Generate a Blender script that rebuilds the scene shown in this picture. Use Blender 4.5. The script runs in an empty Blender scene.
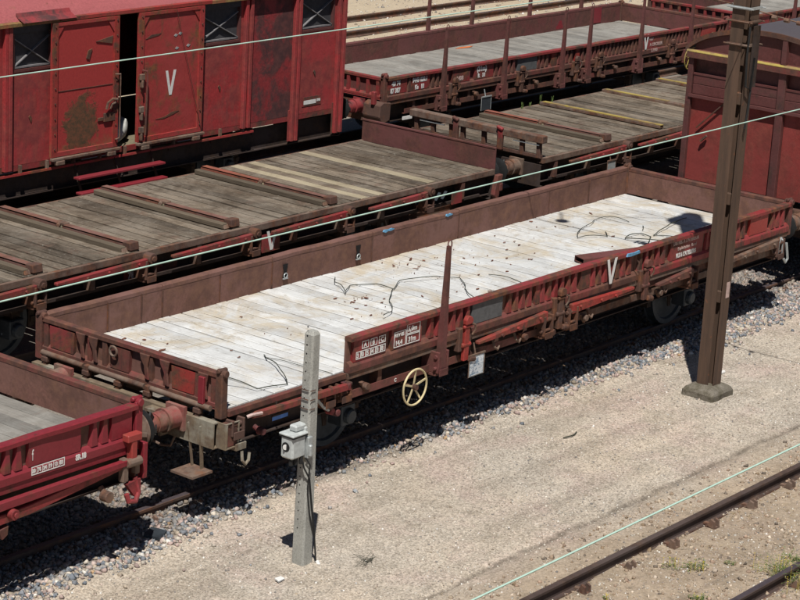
import bpy, math, random
import numpy as np
from mathutils import Vector, Matrix, noise as mnoise
R = math.radians
random.seed(7)
S = bpy.context.scene
COL = S.collection

# ---------------------------------------------------------------- camera
def cam_axes(yaw, pitch, roll):
    f = Vector((math.cos(pitch)*math.sin(yaw), math.cos(pitch)*math.cos(yaw), -math.sin(pitch)))
    r = Vector((math.cos(yaw), -math.sin(yaw), 0)); u = r.cross(f)
    c, s = math.cos(roll), math.sin(roll)
    return c*r + s*u, -s*r + c*u, f
rt, up, fw = cam_axes(0.9114696, 0.2819653, 0.0592968)
cam = bpy.data.objects.new('camera', bpy.data.cameras.new('camera'))
COL.objects.link(cam)
cam.matrix_world = Matrix(((rt.x, up.x, -fw.x, -16.3996), (rt.y, up.y, -fw.y, -14.9796), (rt.z, up.z, -fw.z, 8.90971), (0, 0, 0, 1)))
cam.data.sensor_width = 36
cam.data.lens = 2214.74/800*36
cam.data.clip_start = 0.1
cam.data.clip_end = 5000
S.camera = cam

# ---------------------------------------------------------------- light
SUNV = Vector((-1.08, -0.80, 2.5)).normalized()
w = bpy.data.worlds.new('World'); S.world = w; w.use_nodes = True
wn = w.node_tree.nodes; bg = wn['Background']
sky = wn.new('ShaderNodeTexSky'); sky.sky_type = 'NISHITA'; sky.sun_disc = False
sky.sun_elevation = math.asin(SUNV.z); sky.sun_rotation = math.atan2(SUNV.x, SUNV.y)
w.node_tree.links.new(sky.outputs[0], bg.inputs[0]); bg.inputs[1].default_value = 0.05
sky.air_density = 0.6; sky.dust_density = 0.3
S.cycles.diffuse_bounces = 2
sl = bpy.data.lights.new('sun', 'SUN'); sl.energy = 5.0; sl.angle = R(0.5); sl.color = (1, 0.975, 0.935)
so = bpy.data.objects.new('sun', sl); COL.objects.link(so)
so.rotation_euler = SUNV.to_track_quat('Z', 'Y').to_euler(); so.location = (0, 0, 30)
S.view_settings.view_transform = 'Standard'; S.view_settings.look = 'None'
S.view_settings.exposure = 0.0; S.view_settings.gamma = 1

# ---------------------------------------------------------------- helpers
def obj(name, me, parent=None, loc=None, rot=None):
    o = bpy.data.objects.new(name, me); COL.objects.link(o)
    if parent: o.parent = parent
    if loc is not None: o.location = loc
    if rot is not None: o.rotation_euler = rot
    return o
def tag(o, label=None, cat=None, group=None, kind=None):
    if label: o['label'] = label
    if cat: o['category'] = cat
    if group: o['group'] = group
    if kind: o['kind'] = kind
    return o
def thing(name, label, cat, loc=(0, 0, 0), rz=0, group=None):
    return tag(obj(name, None, None, loc, (0, 0, rz)), label, cat, group)

class MB:
    def __init__(s): s.v = []; s.f = []
    def add(s, v, f):
        n = len(s.v); s.v += [tuple(p) for p in v]; s.f += [tuple(i+n for i in q) for q in f]; return s
    def box(s, x0, x1, y0, y1, z0, z1):
        return s.add([(x0,y0,z0),(x1,y0,z0),(x1,y1,z0),(x0,y1,z0),(x0,y0,z1),(x1,y0,z1),(x1,y1,z1),(x0,y1,z1)],
              [(3,2,1,0),(4,5,6,7),(0,1,5,4),(1,2,6,5),(2,3,7,6),(3,0,4,7)])
    def obox(s, c, size, M):
        c = Vector(c); hx, hy, hz = size[0]/2, size[1]/2, size[2]/2
        v = [c + M @ Vector((a*hx, b*hy, d*hz)) for d in (-1,1) for a, b in ((-1,-1),(1,-1),(1,1),(-1,1))]
        return s.add(v, [(3,2,1,0),(4,5,6,7),(0,1,5,4),(1,2,6,5),(2,3,7,6),(3,0,4,7)])
    def bar(s, p, q, wd, h, upv=(0,0,1)):
        p, q = Vector(p), Vector(q); d = (q-p); L = d.length; d.normalize()
        sd = Vector(upv).cross(d)
        if sd.length < 1e-4: sd = Vector((1,0,0)).cross(d)
        sd.normalize(); u = d.cross(sd)
        M = Matrix((d, sd, u)).transposed()
        return s.obox((p+q)/2, (L, wd, h), M)
    def prism(s, poly, axis, a, b):
        n = len(poly)
        def P(t, c):
            u, v = t
            return {'x': (c,u,v), 'y': (u,c,v), 'z': (u,v,c)}[axis]
        v = [P(t, a) for t in poly] + [P(t, b) for t in poly]
        f = [tuple(range(n-1,-1,-1)), tuple(range(n, 2*n))]
        f += [(i, (i+1) % n, n+(i+1) % n, n+i) for i in range(n)]
        return s.add(v, f)
    def bentprism(s, poly, a, b, amp=.006, seed=0):
        n = max(2, int((b-a)/.14)); m = len(poly); v = []; f = []
        for i in range(n+1):
            x = a+(b-a)*i/n
            for j, (y, z) in enumerate(poly):
                up_ = (z-poly[0][1])
                v.append((x, y+amp*mnoise.noise(Vector((x*1.1, seed, 0)))+amp*.6*mnoise.noise(Vector((x*3.3, seed, 2+z*3))), z+amp*.7*mnoise.noise(Vector((x*1.7, seed, 9)))))
            if i:
                for j in range(m): f.append(((i-1)*m+j, (i-1)*m+(j+1) % m, i*m+(j+1) % m, i*m+j))
        f += [tuple(range(m-1, -1, -1)), tuple(range(n*m, (n+1)*m))]
        return s.add(v, f)
    def cyl(s, p, q, r0, r1=None, n=12, caps=True):
        if r1 is None: r1 = r0
        p, q = Vector(p), Vector(q); d = (q-p).normalized()
        a = d.orthogonal().normalized(); b = d.cross(a)
        v = []
        for c, r in ((p, r0), (q, r1)):
            for i in range(n):
                t = 2*math.pi*i/n; v.append(c + a*(r*math.cos(t)) + b*(r*math.sin(t)))
        f = [(i, (i+1) % n, n+(i+1) % n, n+i) for i in range(n)]
        if caps: f += [tuple(range(n-1,-1,-1)), tuple(range(n, 2*n))]
        return s.add(v, f)
    def tube(s, pts, r, n=6, closed=False):
        pts = [Vector(p) for p in pts]; m = len(pts); v = []
        ref = None
        for i, p in enumerate(pts):
            if closed: d = pts[(i+1) % m] - pts[i-1]
            else: d = pts[min(i+1, m-1)] - pts[max(i-1, 0)]
            d.normalize()
            if ref is None: ref = d.orthogonal().normalized()
            ref = (ref - d*ref.dot(d)).normalized(); b = d.cross(ref)
            for k in range(n):
                t = 2*math.pi*k/n; v.append(p + ref*(r*math.cos(t)) + b*(r*math.sin(t)))
        f = []
        for i in range(m if closed else m-1):
            j = (i+1) % m
            for k in range(n): f.append((i*n+k, i*n+(k+1) % n, j*n+(k+1) % n, j*n+k))
        if not closed: f += [tuple(range(n-1,-1,-1)), tuple(range((m-1)*n, m*n))]
        return s.add(v, f)
    def mesh(s, name, m, smooth=False):
        me = bpy.data.meshes.new(name); me.from_pydata(s.v, [], s.f)
        if m: me.materials.append(m)
        me.validate(); me.update()
        if smooth:
            me.shade_smooth(); me.set_sharp_from_angle(angle=R(40))
        return me
    def build(s, name, m, parent=None, loc=None, rot=None, smooth=False, bevel=0):
        me = s.mesh(name, m, smooth)
        if bevel: bev(me, bevel)
        return obj(name, me, parent, loc, rot)
def rough(me, cuts, amp, sc=6):
    import bmesh
    bm = bmesh.new(); bm.from_mesh(me)
    bmesh.ops.subdivide_edges(bm, edges=bm.edges[:], cuts=cuts, use_grid_fill=True)
    for q in bm.verts: q.co += mnoise.noise_vector(q.co*sc)*amp + mnoise.noise_vector(q.co*sc*3.1)*amp*.5
    bm.to_mesh(me); bm.free()
def bev(me, w_):
    import bmesh
    bm = bmesh.new(); bm.from_mesh(me)
    es = [e for e in bm.edges if len(e.link_faces) == 2 and e.calc_face_angle(0) > 0.5]
    bmesh.ops.bevel(bm, geom=es, offset=w_, segments=1, affect='EDGES', clamp_overlap=True)
    bm.to_mesh(me); bm.free()

# ---------------------------------------------------------------- materials
class NT:
    def __init__(s, name):
        s.m = bpy.data.materials.new(name); s.m.use_nodes = True
        s.t = s.m.node_tree; s.b = s.t.nodes['Principled BSDF']
        s.b.inputs['Specular IOR Level'].default_value = 0.3
    def n(s, t, **k):
        o = s.t.nodes.new(t)
        for a, b in k.items(): setattr(o, a, b)
        return o
    def l(s, a, b): s.t.links.new(a, b)
    def put(s, sock, v):
        if isinstance(v, bpy.types.NodeSocket): s.l(v, sock)
        elif isinstance(v, (tuple, list)) and len(v) == 3 and sock.type == 'RGBA': sock.default_value = (*v, 1)
        else: sock.default_value = v
    def coord(s, kind='Object', scale=(1,1,1), rnd=False):
        if kind == 'World': v = s.n('ShaderNodeNewGeometry').outputs['Position']
        else: v = s.n('ShaderNodeTexCoord').outputs[kind]
        mp = s.n('ShaderNodeMapping'); s.l(v, mp.inputs[0]); mp.inputs['Scale'].default_value = scale
        if rnd:
            oi = s.n('ShaderNodeObjectInfo'); mu = s.n('ShaderNodeMath', operation='MULTIPLY'); s.l(oi.outputs['Random'], mu.inputs[0]); mu.inputs[1].default_value = 57.0
            cb = s.n('ShaderNodeCombineXYZ'); [s.l(mu.outputs[0], cb.inputs[i]) for i in range(3)]
            s.l(cb.outputs[0], mp.inputs['Location'])
        return mp.outputs[0]
    def noise(s, vec, scale, detail=6, rough=.6, dist=0):
        o = s.n('ShaderNodeTexNoise'); s.l(vec, o.inputs['Vector']); o.inputs['Scale'].default_value = scale
        o.inputs['Detail'].default_value = detail; o.inputs['Roughness'].default_value = rough; o.inputs['Distortion'].default_value = dist
        return o.outputs['Fac']
    def voro(s, vec, scale, out='Distance', feature='F1'):
        o = s.n('ShaderNodeTexVoronoi', feature=feature); s.l(vec, o.inputs['Vector']); o.inputs['Scale'].default_value = scale
        return o.outputs[out]
    def ramp(s, fac, stops, interp='LINEAR'):
        o = s.n('ShaderNodeValToRGB'); s.l(fac, o.inputs[0]); e = o.color_ramp.elements; o.color_ramp.interpolation = interp
        while len(e) < len(stops): e.new(0.5)
        for i, (p, c) in enumerate(stops):
            e[i].position = p; e[i].color = (c, c, c, 1) if not isinstance(c, tuple) else (*c, 1)
        return o.outputs[0]
    def mix(s, f, a, b, mode='MIX'):
        o = s.n('ShaderNodeMix', data_type='RGBA', blend_type=mode)
        s.put(o.inputs[0], f); s.put(o.inputs[6], a); s.put(o.inputs[7], b); return o.outputs[2]
    def math(s, op, a, b=0.0):
        o = s.n('ShaderNodeMath', operation=op); s.put(o.inputs[0], a); s.put(o.inputs[1], b); return o.outputs[0]
    def bump(s, h, strength=.3, dist=.01, prev=None):
        o = s.n('ShaderNodeBump'); s.l(h, o.inputs['Height']); o.inputs['Strength'].default_value = strength; o.inputs['Distance'].default_value = dist
        if prev is not None: s.l(prev, o.inputs['Normal'])
        return o.outputs[0]
    def done(s, col, rough=.7, nrm=None, metal=0):
        s.put(s.b.inputs['Base Color'], col); s.put(s.b.inputs['Roughness'], rough); s.put(s.b.inputs['Metallic'], metal)
        if nrm is not None: s.l(nrm, s.b.inputs['Normal'])
        return s.m

RUST_D = (.075, .040, .030); RUST_O = (.19, .075, .035)
def paint(name, base, amt=.45, rust=RUST_D, rust2=RUST_O, rough=.5, streak=.5, dust=0.0, rnd=True):
    """amt: share of surface that has gone to rust."""
    k = NT(name); v = k.coord('Object', rnd=rnd)
    n1 = k.noise(v, 1.7, 10, .68, .3)
    vs = k.coord('Object', scale=(6, 6, .8), rnd=rnd); n2 = k.noise(vs, 1.7, 7, .7)
    f = k.math('ADD', k.math('MULTIPLY', n1, 1-streak*.38), k.math('MULTIPLY', n2, streak*.38))
    t = .70 - amt*.42
    m = k.ramp(f, [(max(t-.05, 0), 0.0), (min(t+.05, 1), 1.0)])
    n3 = k.noise(v, 28, 4, .7)
    big = k.noise(v, .55, 3, .5)
    bc = k.mix(k.ramp(n3, [(.3, 0.0), (.75, 1.0)]), tuple(c*.74 for c in base), tuple(min(c*1.18, 1) for c in base))
    fade = tuple(min(1, c*.92+.014) for c in base)
    bc = k.mix(k.ramp(big, [(.38, 0.0), (.66, 1.0)]), bc, fade)
    rc = k.mix(k.ramp(k.noise(v, 7, 6, .7), [(.42, 0.0), (.68, 1.0)]), rust, rust2)
    c = k.mix(m, bc, rc)
    sp = k.noise(v, 11, 8, .75); c = k.mix(k.ramp(sp, [(.60, 0.0), (.70, .8)]), c, tuple(x*.75 for x in rust))
    if dust: c = k.mix(k.math('MULTIPLY', k.ramp(k.noise(v, 4, 6, .7), [(.4, 0.0), (.7, 1.0)]), dust), c, (.26, .21, .16))
    rg = k.mix(m, (rough,)*3, (.85,)*3)
    b = k.bump(k.math('ADD', m, k.math('MULTIPLY', n3, .5)), .35, .004)
    b = k.bump(k.noise(v, 3, 3, .5), .45, .03, b)
    return k.done(c, rg, b)

def wood(name, c1, c2, dark, grain_axis='y', patch=None, patch_amt=.5, crack=.5, vary=.25, stain=0.0):
    k = NT(name)
    sc = {'y': (26, 1.1, 26), 'x': (1.1, 26, 26)}[grain_axis]
    v = k.coord('Object', scale=sc, rnd=True); vi = k.coord('Object', rnd=True); vw = k.coord('World')
    g = k.noise(v, 2.2, 9, .7, .4)
    c = k.mix(k.ramp(g, [(.3, 0.0), (.7, 1.0)]), c1, c2)
    oi = k.n('ShaderNodeObjectInfo').outputs['Random']
    c = k.mix(1.0, c, k.mix(oi, (1-vary,)*3, (1+vary*.6, 1+vary*.55, 1+vary*.5)), 'MULTIPLY')
    if patch is not None:
        pm = k.noise(vw, 1.3, 9, .72, .6)
        c = k.mix(k.math('MULTIPLY', k.ramp(pm, [(.46, 0.0), (.62, 1.0)]), patch_amt), c, patch)
        pm2 = k.noise(vw, 5, 9, .75, .4)
        c = k.mix(k.math('MULTIPLY', k.ramp(pm2, [(.57, 0.0), (.68, 1.0)]), patch_amt*.8), c, tuple(x*.55 for x in patch))
    if stain:
        sn = k.noise(vw, 1.1, 8, .75, .8); c = k.mix(k.math('MULTIPLY', k.ramp(sn, [(.44, 0.0), (.60, 1.0)]), stain), c, k.mix(1.0, c, (.42, .38, .34), 'MULTIPLY'))
        sn = k.noise(vi, 16, 6, .8); c = k.mix(k.math('MULTIPLY', k.ramp(sn, [(.60, 0.0), (.66, 1.0)]), stain*.7), c, (.36, .33, .28))
        sn = k.noise(vw, 2.7, 8, .7, .5); c = k.mix(k.math('MULTIPLY', k.ramp(sn, [(.56, 0.0), (.66, 1.0)]), stain*.5), c, (.17, .10, .07))
    cr = k.noise(v, 5.5, 4, .6, .8)
    c = k.mix(k.math('MULTIPLY', k.ramp(cr, [(.30, 1.0), (.40, 0.0)]), crack), c, dark)
    st = k.noise(vi, 9, 6, .7); c = k.mix(k.math('MULTIPLY', k.ramp(st, [(.60, 0.0), (.72, 1.0)]), .5*crack+.1), c, dark)
    b = k.bump(g, .5, .006); b = k.bump(cr, .5, .006, b)
    return k.done(c, .88, b)

def flat(name, c, rough=.6, metal=0, var=.25):
    k = NT(name); v = k.coord('Object'); n1 = k.noise(v, 14, 7, .7)
    c_ = k.mix(k.ramp(n1, [(.3, 0.0), (.7, 1.0)]), tuple(x*(1-var) for x in c), tuple(min(1, x*(1+var)) for x in c))
    return k.done(c_, rough, k.bump(n1, .2, .003), metal)

M = {}
M['red_main'] = paint('faded_red_paint', (.250, .034, .034), .46, streak=.5)
M['red_dull'] = paint('dull_red_paint', (.170, .046, .038), .55, rust=(.085, .042, .032), rust2=(.17, .072, .045))
M['red_bright'] = paint('bright_red_paint', (.215, .020, .028), .18, streak=.3)
M['red_box'] = paint('boxcar_red_paint', (.365, .042, .043), .52, rust=(.215, .040, .038), rust2=(.31, .060, .048), streak=.8, rough=.45)
M['red_door'] = paint('door_red_paint', (.350, .044, .040), .34, rust=(.13, .060, .035), rust2=(.26, .09, .03))
M['buffer_red'] = paint('dusty_pink_red_paint', (.25, .060, .052), .40, dust=.55, rough=.8)
M['red_patchy'] = paint('blistered_red_paint', (.27, .038, .040), .50, rust=(.07, .03, .03), rust2=(.13, .045, .04), streak=.2)
M['red_frame'] = paint('orange_red_paint', (.31, .040, .032), .42)
M['brown_in'] = paint('brown_inner_steel', (.185, .088, .068), .5, rust=(.125, .062, .047), rust2=(.19, .095, .062), streak=.35, rough=.7)
M['brown_far'] = paint('dark_red_brown_steel', (.14, .045, .040), .45, rust=(.09, .040, .032), rust2=(.15, .06, .045), streak=.4, rough=.7)
M['rust'] = paint('rusty_steel', (.10, .052, .038), .5, rough=.85)
M['rust_lt'] = paint('dusty_rusty_steel', (.15, .095, .070), .5, rough=.85, dust=.5)
M['under'] = paint('grimy_underframe', (.045, .030, .025), .5, rust=(.03, .02, .016), rust2=(.06, .035, .022), rough=.9)
M['red_end'] = paint('brick_red_paint', (.245, .040, .033), .45, rust=(.17, .038, .030), rust2=(.24, .055, .04), streak=.3)
M['eave'] = paint('olive_rust_eave', (.30, .10, .05), .55, rust=(.16, .10, .04), rust2=(.30, .20, .07))
M['brown_box'] = paint('maroon_brown_paint', (.115, .038, .034), .3, rust=(.06, .032, .028), rust2=(.10, .045, .03))
M['roof_grey'] = paint('grey_purple_roof', (.080, .066, .070), .12, rust=(.10, .08, .08), rust2=(.12, .08, .07), rough=.6)
M['roof_red'] = paint('pinkish_red_roof', (.36, .10, .10), .15, rust=(.20, .08, .05), rust2=(.26, .14, .06))
M['beige'] = paint('limewashed_steel', (.27, .245, .19), .62, rust=(.14, .10, .07), rust2=(.22, .17, .11), rough=.85)
M['yellow'] = paint('worn_yellow_paint', (.40, .30, .07), .45, rust=(.2, .14, .07), rust2=(.3, .2, .08))
M['cream'] = flat('cream_paint', (.62, .52, .30), .5)
M['white'] = flat('white_marking_paint', (.70, .68, .64), .6, var=.12)
M['pinkwhite'] = flat('faded_marking_paint', (.50, .36, .32), .6)
M['blue'] = flat('blue_label', (.07, .20, .55), .5)
M['chalkblue'] = flat('sky_blue_paint', (.12, .30, .46), .7, var=.4)
M['plank_w'] = wood('whitewashed_planks', (.54, .54, .52), (.70, .705, .69), (.13, .11, .09), patch=(.50, .425, .31), patch_amt=.85, crack=.6, vary=.14, stain=.30)
M['plank_g'] = wood('weathered_grey_planks', (.080, .062, .045), (.265, .215, .160), (.022, .017, .013), patch=(.27, .235, .19), patch_amt=.40, crack=.95, vary=.42, stain=.85)
M['plank_far'] = wood('pale_grey_planks', (.20, .19, .17), (.31, .295, .265), (.07, .06, .05), patch=(.36, .34, .30), patch_amt=.4, crack=.7, vary=.25, stain=.35)
M['plank_new'] = wood('newer_yellow_planks', (.30, .25, .165), (.42, .36, .25), (.12, .09, .06), crack=.8, vary=.15, stain=.4)
M['timber'] = wood('old_timber_beam', (.13, .11, .07), (.20, .17, .11), (.04, .035, .025), crack=.9, vary=.2)
M['chips'] = flat('red_brown_splinters', (.17, .075, .05), .9)
M['concrete'] = None
k = NT('weathered_concrete'); v = k.coord('Object'); n1 = k.noise(v, 3, 9, .7); n2 = k.noise(v, 70, 3, .7)
c = k.mix(k.ramp(n1, [(.3, 0.0), (.7, 1.0)]), (.31, .305, .27), (.47, .46, .41)); c = k.mix(k.ramp(n2, [(.35, .55), (.6, 0.0)]), c, (.16, .155, .14))
M['concrete'] = k.done(c, .9, k.bump(n2, .5, .004))
k = NT('mossy_dark_concrete'); v = k.coord('Object'); n1 = k.noise(v, 6, 9, .7); n2 = k.noise(v, 60, 3, .7)
c = k.mix(k.ramp(n1, [(.35, 0.0), (.65, 1.0)]), (.10, .085, .055), (.24, .21, .17)); c = k.mix(k.ramp(n2, [(.35, .5), (.6, 0.0)]), c, (.05, .045, .03))
M['concrete_d'] = k.done(c, .95, k.bump(n2, .8, .008))
k = NT('rust_brown_mast_steel'); v = k.coord('Object', scale=(6, 6, .5)); n1 = k.noise(v, 2, 8, .7); n2 = k.noise(k.coord('Object'), 9, 6, .7)
c = k.mix(k.ramp(n1, [(.3, 0.0), (.7, 1.0)]), (.060, .040, .029), (.128, .076, .050)); c = k.mix(k.ramp(n2, [(.62, 0.0), (.70, .7)]), c, (.25, .09, .04))
M['mast'] = k.done(c, .75, k.bump(n2, .3, .004))
M['galv'] = flat('galvanised_steel', (.40, .42, .41), .45, .3)
M['boxgrey'] = flat('pale_grey_enamel', (.46, .48, .46), .45)
M['black'] = flat('black_rubber', (.018, .018, .018), .6)
M['dark'] = flat('black_interior', (.012, .010, .010), .9)
M['wire'] = flat('verdigris_copper_wire', (.45, .62, .52), .6, var=.08)
M['cable'] = flat('dark_green_cable', (.045, .05, .035), .6)
M['rail_top'] = flat('worn_rail_steel', (.095, .075, .080), .42, .3)
M['rail_dark'] = paint('dark_brown_rail_steel', (.075, .050, .042), .4, rust=(.055, .036, .028), rust2=(.11, .066, .045), rough=.8)
M['rail'] = paint('rusty_rail_steel', (.10, .062, .045), .5, rough=.85, dust=.2)
M['clip'] = paint('rusty_rail_clip', (.17, .10, .07), .5, rough=.85, dust=.5)
M['bluesteel'] = flat('blue_grey_wheel_steel', (.055, .065, .075), .5, .4)
M['slate'] = flat('slate_grey_panel', (.10, .10, .10), .7)
M['mesh_grey'] = flat('dark_grey_shutter', (.055, .052, .055), .7)
M['brace'] = flat('grey_brace_steel', (.19, .18, .18), .6)
M['sack'] = flat('off_white_sack', (.50, .49, .45), .85)
M['leaf'] = flat('leaf_green', (.11, .16, .045), .6, var=.4)
M['flower'] = flat('yellow_petals', (.70, .55, .03), .6)
M['ins_g'] = flat('green_glass_insulator', (.05, .22, .18), .2)
M['ins_c'] = flat('cream_ceramic', (.60, .55, .42), .3)

M['orange'] = flat('orange_paint', (.62, .17, .05), .6)
k = NT('door_paint_with_blister'); v = k.coord('Object'); n1 = k.noise(v, 3.2, 9, .72, .4); n2 = k.noise(v, 12, 8, .75); n3 = k.noise(v, 28, 4, .7)
mp = k.n('ShaderNodeMapping'); k.l(k.coord('Object'), mp.inputs[0]); mp.inputs['Location'].default_value = (-.60/.42, 0, -1.70/.55); mp.inputs['Scale'].default_value = (1/.42, 0, 1/.55)
ln = k.n('ShaderNodeVectorMath', operation='LENGTH'); k.l(mp.outputs[0], ln.inputs[0])
f = k.math('SUBTRACT', k.math('ADD', k.math('MULTIPLY', n1, 1.6), k.math('MULTIPLY', n2, .5)), k.math('MULTIPLY', ln.outputs['Value'], .55))
ms = k.ramp(f, [(.52, 0.0), (.66, 1.0)])
mp2 = k.n('ShaderNodeMapping'); k.l(k.coord('Object'), mp2.inputs[0]); mp2.inputs['Location'].default_value = (0, 0, -1.32/.35); mp2.inputs['Scale'].default_value = (0, 0, 1/.35)
l2 = k.n('ShaderNodeVectorMath', operation='LENGTH'); k.l(mp2.outputs[0], l2.inputs[0])
m2 = k.ramp(k.math('SUBTRACT', k.math('ADD', n1, k.math('MULTIPLY', n2, .4)), k.math('MULTIPLY', l2.outputs['Value'], .35)), [(.45, 0.0), (.62, .85)])
base = k.mix(k.ramp(n3, [(.3, 0.0), (.75, 1.0)]), (.30, .034, .032), (.42, .05, .044)); bad = k.mix(k.ramp(n2, [(.4, 0.0), (.62, 1.0)]), (.075, .052, .03), (.20, .075, .04))
c = k.mix(m2, base, (.24, .095, .05)); c = k.mix(ms, c, bad); M['blister'] = k.done(c, .6, k.bump(ms, .4, .006))

M['straw'] = flat('dry_straw', (.36, .27, .13), .9)
M['timber_lt'] = wood('mossy_light_timber', (.085, .064, .044), (.150, .120, .084), (.03, .025, .018), crack=.9, vary=.2)
M['angle'] = paint('pinkish_rust_steel', (.19, .095, .075), .5, rust=(.12, .060, .045), rust2=(.24, .10, .06), rough=.85)
M['angle_red'] = paint('orange_rust_steel', (.27, .085, .055), .4, rust=(.12, .055, .04), rust2=(.30, .10, .05), rough=.85)
# ---------------------------------------------------------------- ground
def edge_y(x):
    xs = [-4, -2.6, -1.3, 0, 1.7, 3.4, 5, 8.4, 10.2, 12, 16]; ys = [-.3, -.20, -.08, .05, .18, .13, .04, -.06, -.30, -.25, -.3]
    return float(np.interp(x, xs, ys))
def gz(x, y):
    z = -0.15
    z += .022*mnoise.noise(Vector((x*.45, y*.45, 0))) + .009*mnoise.noise(Vector((x*1.9, y*1.9, 3))) + .005*mnoise.noise(Vector((x*6, y*6, 5)))
    if -4.2 < y < -1.2:                                   # shallow rut beside the near track
        d = y + 2.72 + .05*mnoise.noise(Vector((x*.8, 0, 1))) + .025*mnoise.noise(Vector((x*3.1, 0, 2)))
        wd = .050 + .04*mnoise.noise(Vector((x*1.7, 7, 1)))
        z -= .040*math.exp(-(d/max(wd, .03))**2)
        z += .018*math.exp(-((d+.17)/.12)**2)
    if y < -3.3:
        z += .012*min(1, (-3.3-y)/.3) + .012*mnoise.noise(Vector((x*3, y*3, 9)))
    e = edge_y(x) if -4 < x < 16 else -.2
    if e-.3 < y < 3.4:
        t = min(1, (y-e+.3)/.7)*min(1, (3.4-y)/.4); z += .05*t
    return z
xs = np.concatenate([[-900, -300, -100, -40, -15, -8], np.arange(-6, 18, .11), np.arange(18, 45, .6), [50, 60, 80, 120, 250, 600, 1500]])
ys = np.concatenate([[-900, -200, -60, -25, -12, -9], np.arange(-7.5, 4, .055), np.arange(4, 30, .4), [32, 36, 45, 60, 100, 250, 700, 1800]])
nx, ny = len(xs), len(ys)
V = [(float(x), float(y), gz(float(x), float(y))) for y in ys for x in xs]
F = [(j*nx+i, j*nx+i+1, (j+1)*nx+i+1, (j+1)*nx+i) for j in range(ny-1) for i in range(nx-1)]
k = NT('sandy_gravel_ground'); v = k.coord('World')
a = k.noise(v, .35, 5, .6); b_ = k.noise(v, 2.3, 8, .7, .3); c0 = k.noise(v, 38, 5, .75); d0 = k.noise(v, .9, 4, .6)
c = k.mix(k.ramp(a, [(.35, 0.0), (.65, 1.0)]), (.505, .415, .315), (.470, .410, .335))
c = k.mix(k.ramp(d0, [(.50, 0.0), (.68, .8)]), c, (.490, .375, .320))
tr = k.noise(k.coord('World', scale=(.10, 1.5, 1)), 1.6, 5, .6, .4); c = k.mix(1.0, c, k.ramp(tr, [(.34, (.76, .75, .74)), (.50, (1.0, 1.0, 1.0)), (.66, (1.09, 1.08, 1.07))]), 'MULTIPLY')
c = k.mix(k.ramp(b_, [(.48, 0.0), (.70, .75)]), c, (.300, .255, .195))
c = k.mix(k.ramp(b_, [(.28, .6), (.42, 0.0)]), c, (.56, .495, .39))
c = k.mix(k.ramp(c0, [(.30, .85), (.47, 0.0)]), c, (.17, .135, .10)); c = k.mix(k.ramp(c0, [(.55, 0.0), (.72, .8)]), c, (.68, .63, .56))
vs_ = k.n('ShaderNodeSeparateColor'); k.l(k.voro(v, 60, 'Color'), vs_.inputs[0]); vc = vs_.outputs[0]
c = k.mix(1.0, c, k.ramp(vc, [(.0, .62), (.5, 1.0), (1.0, 1.28)]), 'MULTIPLY')
# the strip that carries the near track is browner, the land beyond the yard is yellower
sep = k.n('ShaderNodeSeparateXYZ'); k.l(v, sep.inputs[0])
yw = k.math('ADD', sep.outputs[1], k.math('MULTIPLY', k.math('SUBTRACT', k.noise(v, 1.2, 6, .7), .5), 1.1))
fx = k.n('ShaderNodeMapRange'); k.l(yw, fx.inputs[0]); fx.inputs[1].default_value = -2.6; fx.inputs[2].default_value = -3.3; 
c = k.mix(k.math('MULTIPLY', fx.outputs[0], .80), c, k.mix(k.ramp(k.math('ADD', k.math('MULTIPLY', k.noise(v, 22, 6, .8), .6), k.math('MULTIPLY', k.noise(v, 2.6, 6, .7), .4)), [(.36, 0.0), (.64, 1.0)]), (.150, .110, .072), (.50, .385, .270)))
fr = k.n('ShaderNodeMapRange'); k.l(k.math('ABSOLUTE', k.math('ADD', k.math('ADD', sep.outputs[1], 2.70), k.math('MULTIPLY', k.math('SUBTRACT', k.noise(v, 1.6, 4, .6), .5), .16))), fr.inputs[0])
fr.inputs[1].default_value = .050; fr.inputs[2].default_value = .01
c = k.mix(k.math('MULTIPLY', k.math('MULTIPLY', fr.outputs[0], k.ramp(k.noise(v, 3, 6, .8), [(.35, .2), (.6, 1.0)])), .7), c, (.10, .08, .06))
ff = k.n('ShaderNodeMapRange'); k.l(yw, ff.inputs[0]); ff.inputs[1].default_value = 13; ff.inputs[2].default_value = 15
c = k.mix(k.math('MULTIPLY', ff.outputs[0], .75), c, k.mix(k.noise(v, 5, 8, .85), (.28, .21, .13), (.66, .54, .37)))
fu = k.math('MULTIPLY', k.ramp(k.math('DIVIDE', sep.outputs[1], 14.0), [(0.0, 0.0), (.02, 1.0), (.93, 1.0), (1.0, 0.0)]), .70)  # shade beneath the wagon rows deepened in the ground colour itself
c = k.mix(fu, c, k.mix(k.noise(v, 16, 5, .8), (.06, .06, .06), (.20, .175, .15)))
nb = k.bump(k.noise(v, 9, 4, .7), .4, .03); nb = k.bump(c0, .8, .012, nb); nb = k.bump(vc, .5, .008, nb)
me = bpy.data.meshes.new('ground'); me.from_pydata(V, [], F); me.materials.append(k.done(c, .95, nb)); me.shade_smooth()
tag(obj('ground', me), kind='structure')

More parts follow.
